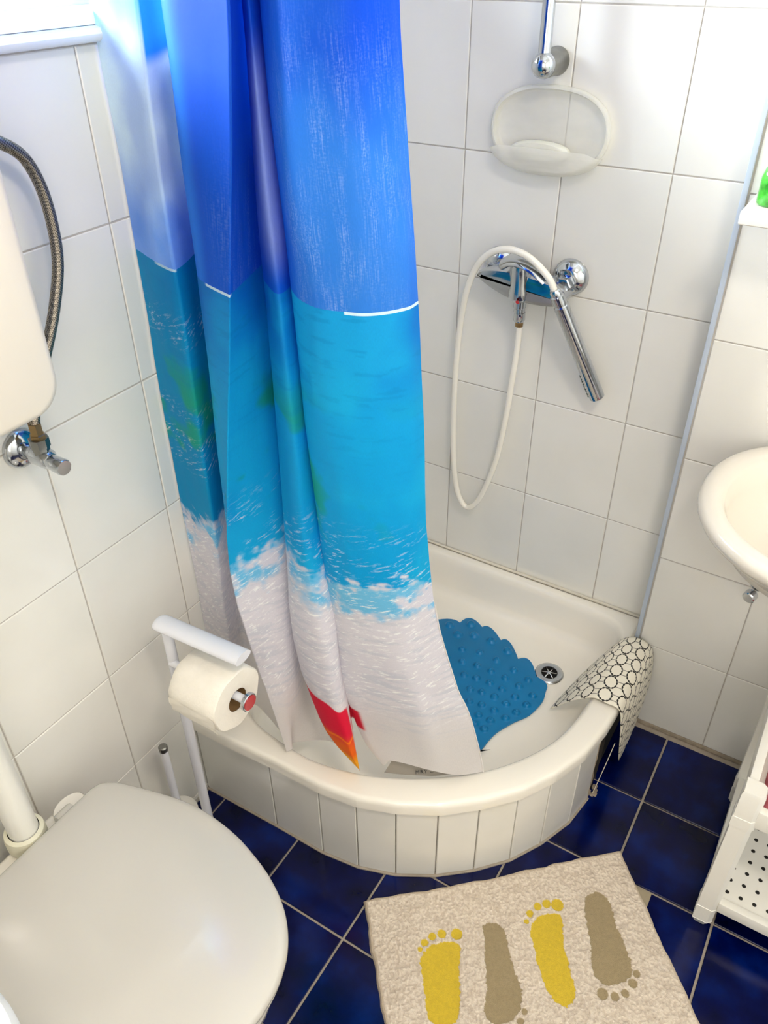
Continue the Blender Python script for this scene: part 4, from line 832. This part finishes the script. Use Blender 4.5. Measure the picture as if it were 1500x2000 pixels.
lathe('wall_rosette', [(.024, 0), (.022, .005), (.012, .009)], (.936, YR-.0005, .545), (0, -1, 0), CHROME, wv_, 30)
lathe('valve_body', [(.009, 0), (.009, .022), (.0125, .025), (.0125, .052), (.010, .054)], (.936, YR-.004, .545), (-.25, -1, 0), CHROME, wv_, 24)
lathe('valve_knob', [(.009, 0), (.0122, .002), (.0122, .016), (.010, .018)], (.921, YR-.060, .528), (-.3, -1, -.1), CHROME, wv_, 14)
lathe('outlet_nut', [(.011, 0), (.011, .016), (.0085, .018), (.0085, .035)], (.924, YR-.046, .545), (0, 0, 1), DULL, wv_, 8)
tube('riser_tube', [(.924, YR-.046, .575), (.926, YR-.048, .63), (.945, YR-.07, .69), (.97, YR-.09, .73)], .0052, CHROME, wv_, 12, 6)

# ------------------------------------------------------------------ shelf and bottle
sh_ = tag(box('wall_shelf', (.742, -.205, 1.216), (1.10, YR-.0005, 1.236), PLAST, None, .004, 3), 'cream wall shelf at the right edge under the green bottle', 'shelf')
bo = thing('soap_bottle', 'green bottle with a grey cap standing on the wall shelf', 'bottle', (.775, -.150, 1.236))
GREEN = mat('green_liquid', '3DAA2C', .22, coat=.6, var=.45, vscale=55, bump=.5, bscale=70, bdist=.004)
def bring(a, b, z, e=2.8): return [(x, y-.150, z) for x, y in stadium(.786, 0, a, b, 40, e)]
rings_mesh('bottle_body', [bring(.030, .020, 1.2365), bring(.0335, .023, 1.240), bring(.0335, .023, 1.275), bring(.030, .020, 1.288), bring(.020, .015, 1.294)], GREEN, bo)
rings_mesh('bottle_cap', [bring(.020, .014, 1.2942), bring(.0205, .0145, 1.296), bring(.019, .014, 1.322), bring(.016, .012, 1.324)], mat('grey_cap', '7D858C', .35, var=.05), bo)

# ------------------------------------------------------------------ plastic trolley
ca = thing('storage_trolley', 'white plastic storage rack with perforated lower tier under the basin', 'storage rack', (1.20, -.33, 0))
XA, XB, YA, YB = 1.008, 1.345, -.512, -.170
def post(px, py, sx, sy):
    pr = [(0, 0), (.028, 0), (.036, .008), (.036, .030), (.028, .036), (0, .036)]
    rg_ = lambda z, s=1: [(px+sx*(.018+(x-.018)*s), py+sy*(.018+(y-.018)*s), z) for x, y in pr]
    return [rg_(.002, .55), rg_(.022, .98), rg_(.0225, .95), rg_(.060, .95), rg_(.0605, 1.02), rg_(.066, 1.02), rg_(.0665, .97), rg_(.325, .97), rg_(.3255, 1.08), rg_(.350, 1.08), rg_(.3505, 1.02), rg_(.410, 1.02), rg_(.416, .9)]
for px, py, sx, sy in ((XA, YA, 1, 1), (XB, YA, -1, 1), (XA, YB, 1, -1), (XB, YB, -1, -1)):
    o = rings_mesh('post', post(px, py, sx, sy), WPLAST, ca); autosmooth(o, 25)
def tier(name, z0, z1, front_z):
    bm = bmesh.new()
    add_box(bm, (XA+.034, YA+.004, z0), (XB-.034, YA+.020, front_z), .003)
    add_box(bm, (XA+.034, YB-.016, z0), (XB-.034, YB-.004, z1), .003)
    add_box(bm, (XA+.004, YA+.034, z0), (XA+.020, YB-.034, z1), .003)
    add_box(bm, (XB-.020, YA+.034, z0), (XB-.004, YB-.034, z1), .003)
    return autosmooth(link(name, bm, WPLAST, ca))
lower = tier('lower_rim', .066, .100, .094); tier('upper_rim', .335, .412, .378)
box('upper_shelf', (XA+.006, YA+.018, .325), (XB-.006, YB-.008, .334), WPLAST, ca)
lf = box('lower_shelf', (XA+.006, YA+.018, .078), (XB-.006, YB-.006, .0895), WPLAST, ca)
hb = bmesh.new(); add_lathe(hb, [(0, 0.0003), (.0033, .0003), (.0040, 0)], (0, 0, 0), (0, 0, 1), 12, cap=False)
hme = bpy.data.meshes.new('shelf_hole'); hb.to_mesh(hme); hb.free(); hme.materials.append(HOLE)
for i in range(12):
    for j in range(11):
        o = bpy.data.objects.new('shelf_hole', hme); COL.objects.link(o); o.parent = lf
        o.location = (1.050+.0245*i, -.4735+.0281*j, .0897)
# towel in the top tier
tw = bmesh.new()
bmesh.ops.create_grid(tw, x_segments=60, y_segments=50, size=.5)
me = bpy.data.meshes.new('pink_towel')
for v in tw.verts:
    x, y = v.co.x+.5, v.co.y+.5
    zz = float(fbm(np.array([x*5.0]), np.array([y*4.0]), 61, 3)[0]); ed = min(1, min(x, 1-x, y, 1-y)*7)
    v.co = (XA+.034+x*(XB-XA-.068), YA+.026+y*(YB-YA-.052), .336+.058*ed**.5*(.45+.9*zz)+.010*abs(math.sin(x*11+y*5))*ed)
tw.to_mesh(me); tw.free()
tag(link('pink_towel', me, PINK), 'crumpled dusty pink towel lying in the upper tier of the rack', 'towel')

# ------------------------------------------------------------------ footprint rug
FEET = [
  ('yellow', [(0.087,0.125), (0.108,0.110), (0.134,0.106), (0.156,0.111), (0.166,0.124), (0.163,0.139), (0.151,0.164), (0.145,0.198), (0.129,0.255), (0.073,0.244), (0.081,0.196), (0.083,0.156)],
    [(0.165,0.098,0.0110), (0.137,0.092,0.0085), (0.118,0.094,0.0075), (0.101,0.103,0.0074), (0.090,0.113,0.0049), ]),
  ('yellow', [(0.304,0.117), (0.324,0.100), (0.349,0.096), (0.371,0.102), (0.376,0.113), (0.359,0.155), (0.355,0.182), (0.353,0.208), (0.352,0.233), (0.346,0.252), (0.322,0.267), (0.309,0.252), (0.299,0.233), (0.298,0.207), (0.298,0.176), (0.303,0.144)],
    [(0.374,0.085,0.0123), (0.354,0.078,0.0087), (0.335,0.079,0.0077), (0.315,0.089,0.0071), (0.304,0.102,0.0051), ]),
  ('taupe', [(0.216,0.091), (0.232,0.087), (0.247,0.094), (0.258,0.113), (0.254,0.146), (0.252,0.178), (0.255,0.210), (0.252,0.234), (0.237,0.256), (0.213,0.265), (0.191,0.265), (0.177,0.251), (0.182,0.226), (0.196,0.198), (0.202,0.158), (0.215,0.122)],
    [(0.248,0.254,0.0056), (0.236,0.268,0.0064), (0.218,0.277,0.0068), (0.198,0.279,0.0073), (0.179,0.270,0.0100), ]),
  ('taupe', [(0.431,0.083), (0.457,0.075), (0.474,0.085), (0.479,0.110), (0.470,0.143), (0.472,0.171), (0.472,0.199), (0.468,0.230), (0.457,0.243), (0.432,0.249), (0.408,0.246), (0.396,0.234), (0.394,0.205), (0.408,0.176), (0.414,0.143), (0.421,0.110)],
    [(0.471,0.238,0.0072), (0.457,0.252,0.0085), (0.436,0.265,0.0075), (0.416,0.266,0.0080), (0.396,0.257,0.0103), ]),
]

RW, RL_ = .546, .80
NXr, NYr = 400, 580
a_ = np.linspace(0, RW, NXr)[:, None]*np.ones((1, NYr)); b_2 = np.linspace(0, RL_, NYr)[None, :]*np.ones((NXr, 1))
def in_poly(x, y, PG):
    ins = np.zeros(x.shape, bool); n = len(PG)
    for i in range(n):
        x1, y1 = PG[i]; x2, y2 = PG[(i+1) % n]
        c = ((y1 > y) != (y2 > y)) & (x < (x2-x1)*(y-y1)/((y2-y1) if y2 != y1 else 1e-9)+x1); ins ^= c
    return ins
wob = (fbm(a_*160, b_2*160, 71, 2)-.5)*.006; wob2 = (fbm(a_*160+50, b_2*160, 72, 2)-.5)*.006
n1 = fbm(a_*300, b_2*300, 73, 2); n2 = fbm(a_*90, b_2*90, 74, 2); n3 = fbm(a_*7, b_2*7, 75, 3)
base = lerp(C3('CABBAA'), C3('DED1C0'), sstep(.3, .7, n1)); base = lerp(base, C3('B7A693'), .35*sstep(.58, .75, n2))
C = base*(.94+.12*n3[..., None]); foot = np.zeros_like(a_)
for colname, PG, toes in FEET:
    PG2 = chaikin(PG, 2); msk = in_poly(a_+wob, b_2+wob2, PG2)
    for x, y, r in toes: msk |= ((a_-x)**2+(b_2-y)**2) < r*r
    c = C3('CDB02A') if colname == 'yellow' else C3('988766')
    cf = c*(.90+.2*fbm(a_*240, b_2*240, 76, 2)[..., None]); C = np.where(msk[..., None], cf, C); foot = np.maximum(foot, msk)
hgt = .0095+.0050*(n1-.4)+.0030*(n2-.5)-foot*.0030; hgt = np.where(foot > 0, .0080+.0010*n2, hgt)
ed = np.minimum(np.minimum(a_, RW-a_), np.minimum(b_2, RL_-b_2)); hem = ed < .006
hgt = np.where(hem, .0085+.001*n2, hgt)*sstep(-.0001, .0030, ed)+.0012
C = np.where(hem[..., None], C3('BFAE98')*np.ones_like(C), C)
e1, e2, A_ = np.array((.740, .6726)), np.array((.6726, -.740)), np.array((.444, -.809))
jit = (fbm(a_*40, b_2*40, 77, 2)-.5)*.006*(1-sstep(0, .02, ed)); curl = .010*sstep(.05, 0, a_)*0
PX = A_[0]+e1[0]*(a_+jit)+e2[0]*(b_2+jit)+.004*np.sin(a_*9)*e2[0]; PY = A_[1]+e1[1]*(a_+jit)+e2[1]*(b_2+jit)+.004*np.sin(a_*9)*e2[1]
PR = np.stack([PX, PY, hgt], -1)
RM = bpy.data.materials.new('rug_pile'); RM.use_nodes = True; t = NT(RM); p = t.n['Principled BSDF']
at = t.new('ShaderNodeVertexColor'); at.layer_name = 'print'; uvn = t.new('ShaderNodeUVMap').outputs[0]
fine = t.noise(1, 3, t.mapping(uvn, (700, 700, 1))); hs = t.new('ShaderNodeHueSaturation'); t.l.new(t.math('MULTIPLY_ADD', fine, .5, .76), hs.inputs['Value']); t.l.new(at.outputs[0], hs.inputs['Color'])
t.l.new(hs.outputs[0], p.inputs['Base Color']); p.inputs['Roughness'].default_value = .95; p.inputs['Sheen Weight'].default_value = .2
t.l.new(t.bump(fine, .8, .002), p.inputs['Normal'])
rug = thing('footprint_rug', 'beige tufted bath rug printed with yellow and taupe footprints', 'rug', (float(A_[0]), float(A_[1]), 0))
grid_object('rug_cloth', PR, np.stack([a_, b_2], -1), C, RM, rug)

# ceiling lamp (outside the picture, it lights the room)
la = thing('ceiling_lamp', 'round warm ceiling lamp over the middle of the room', 'ceiling lamp', (1.25, -1.35, CZ))
lathe('lamp_base', [(.17, 0), (.175, .01), (.175, .03), (.16, .035)], (1.25, -1.35, CZ-.001), (0, 0, -1), WPLAST, la, 40)
lathe('lamp_glass_disc', [(.15, .0355), (.15, .05), (.13, .06), (0, .068)], (1.25, -1.35, CZ-.001), (0, 0, -1), LAMPG, la, 40)
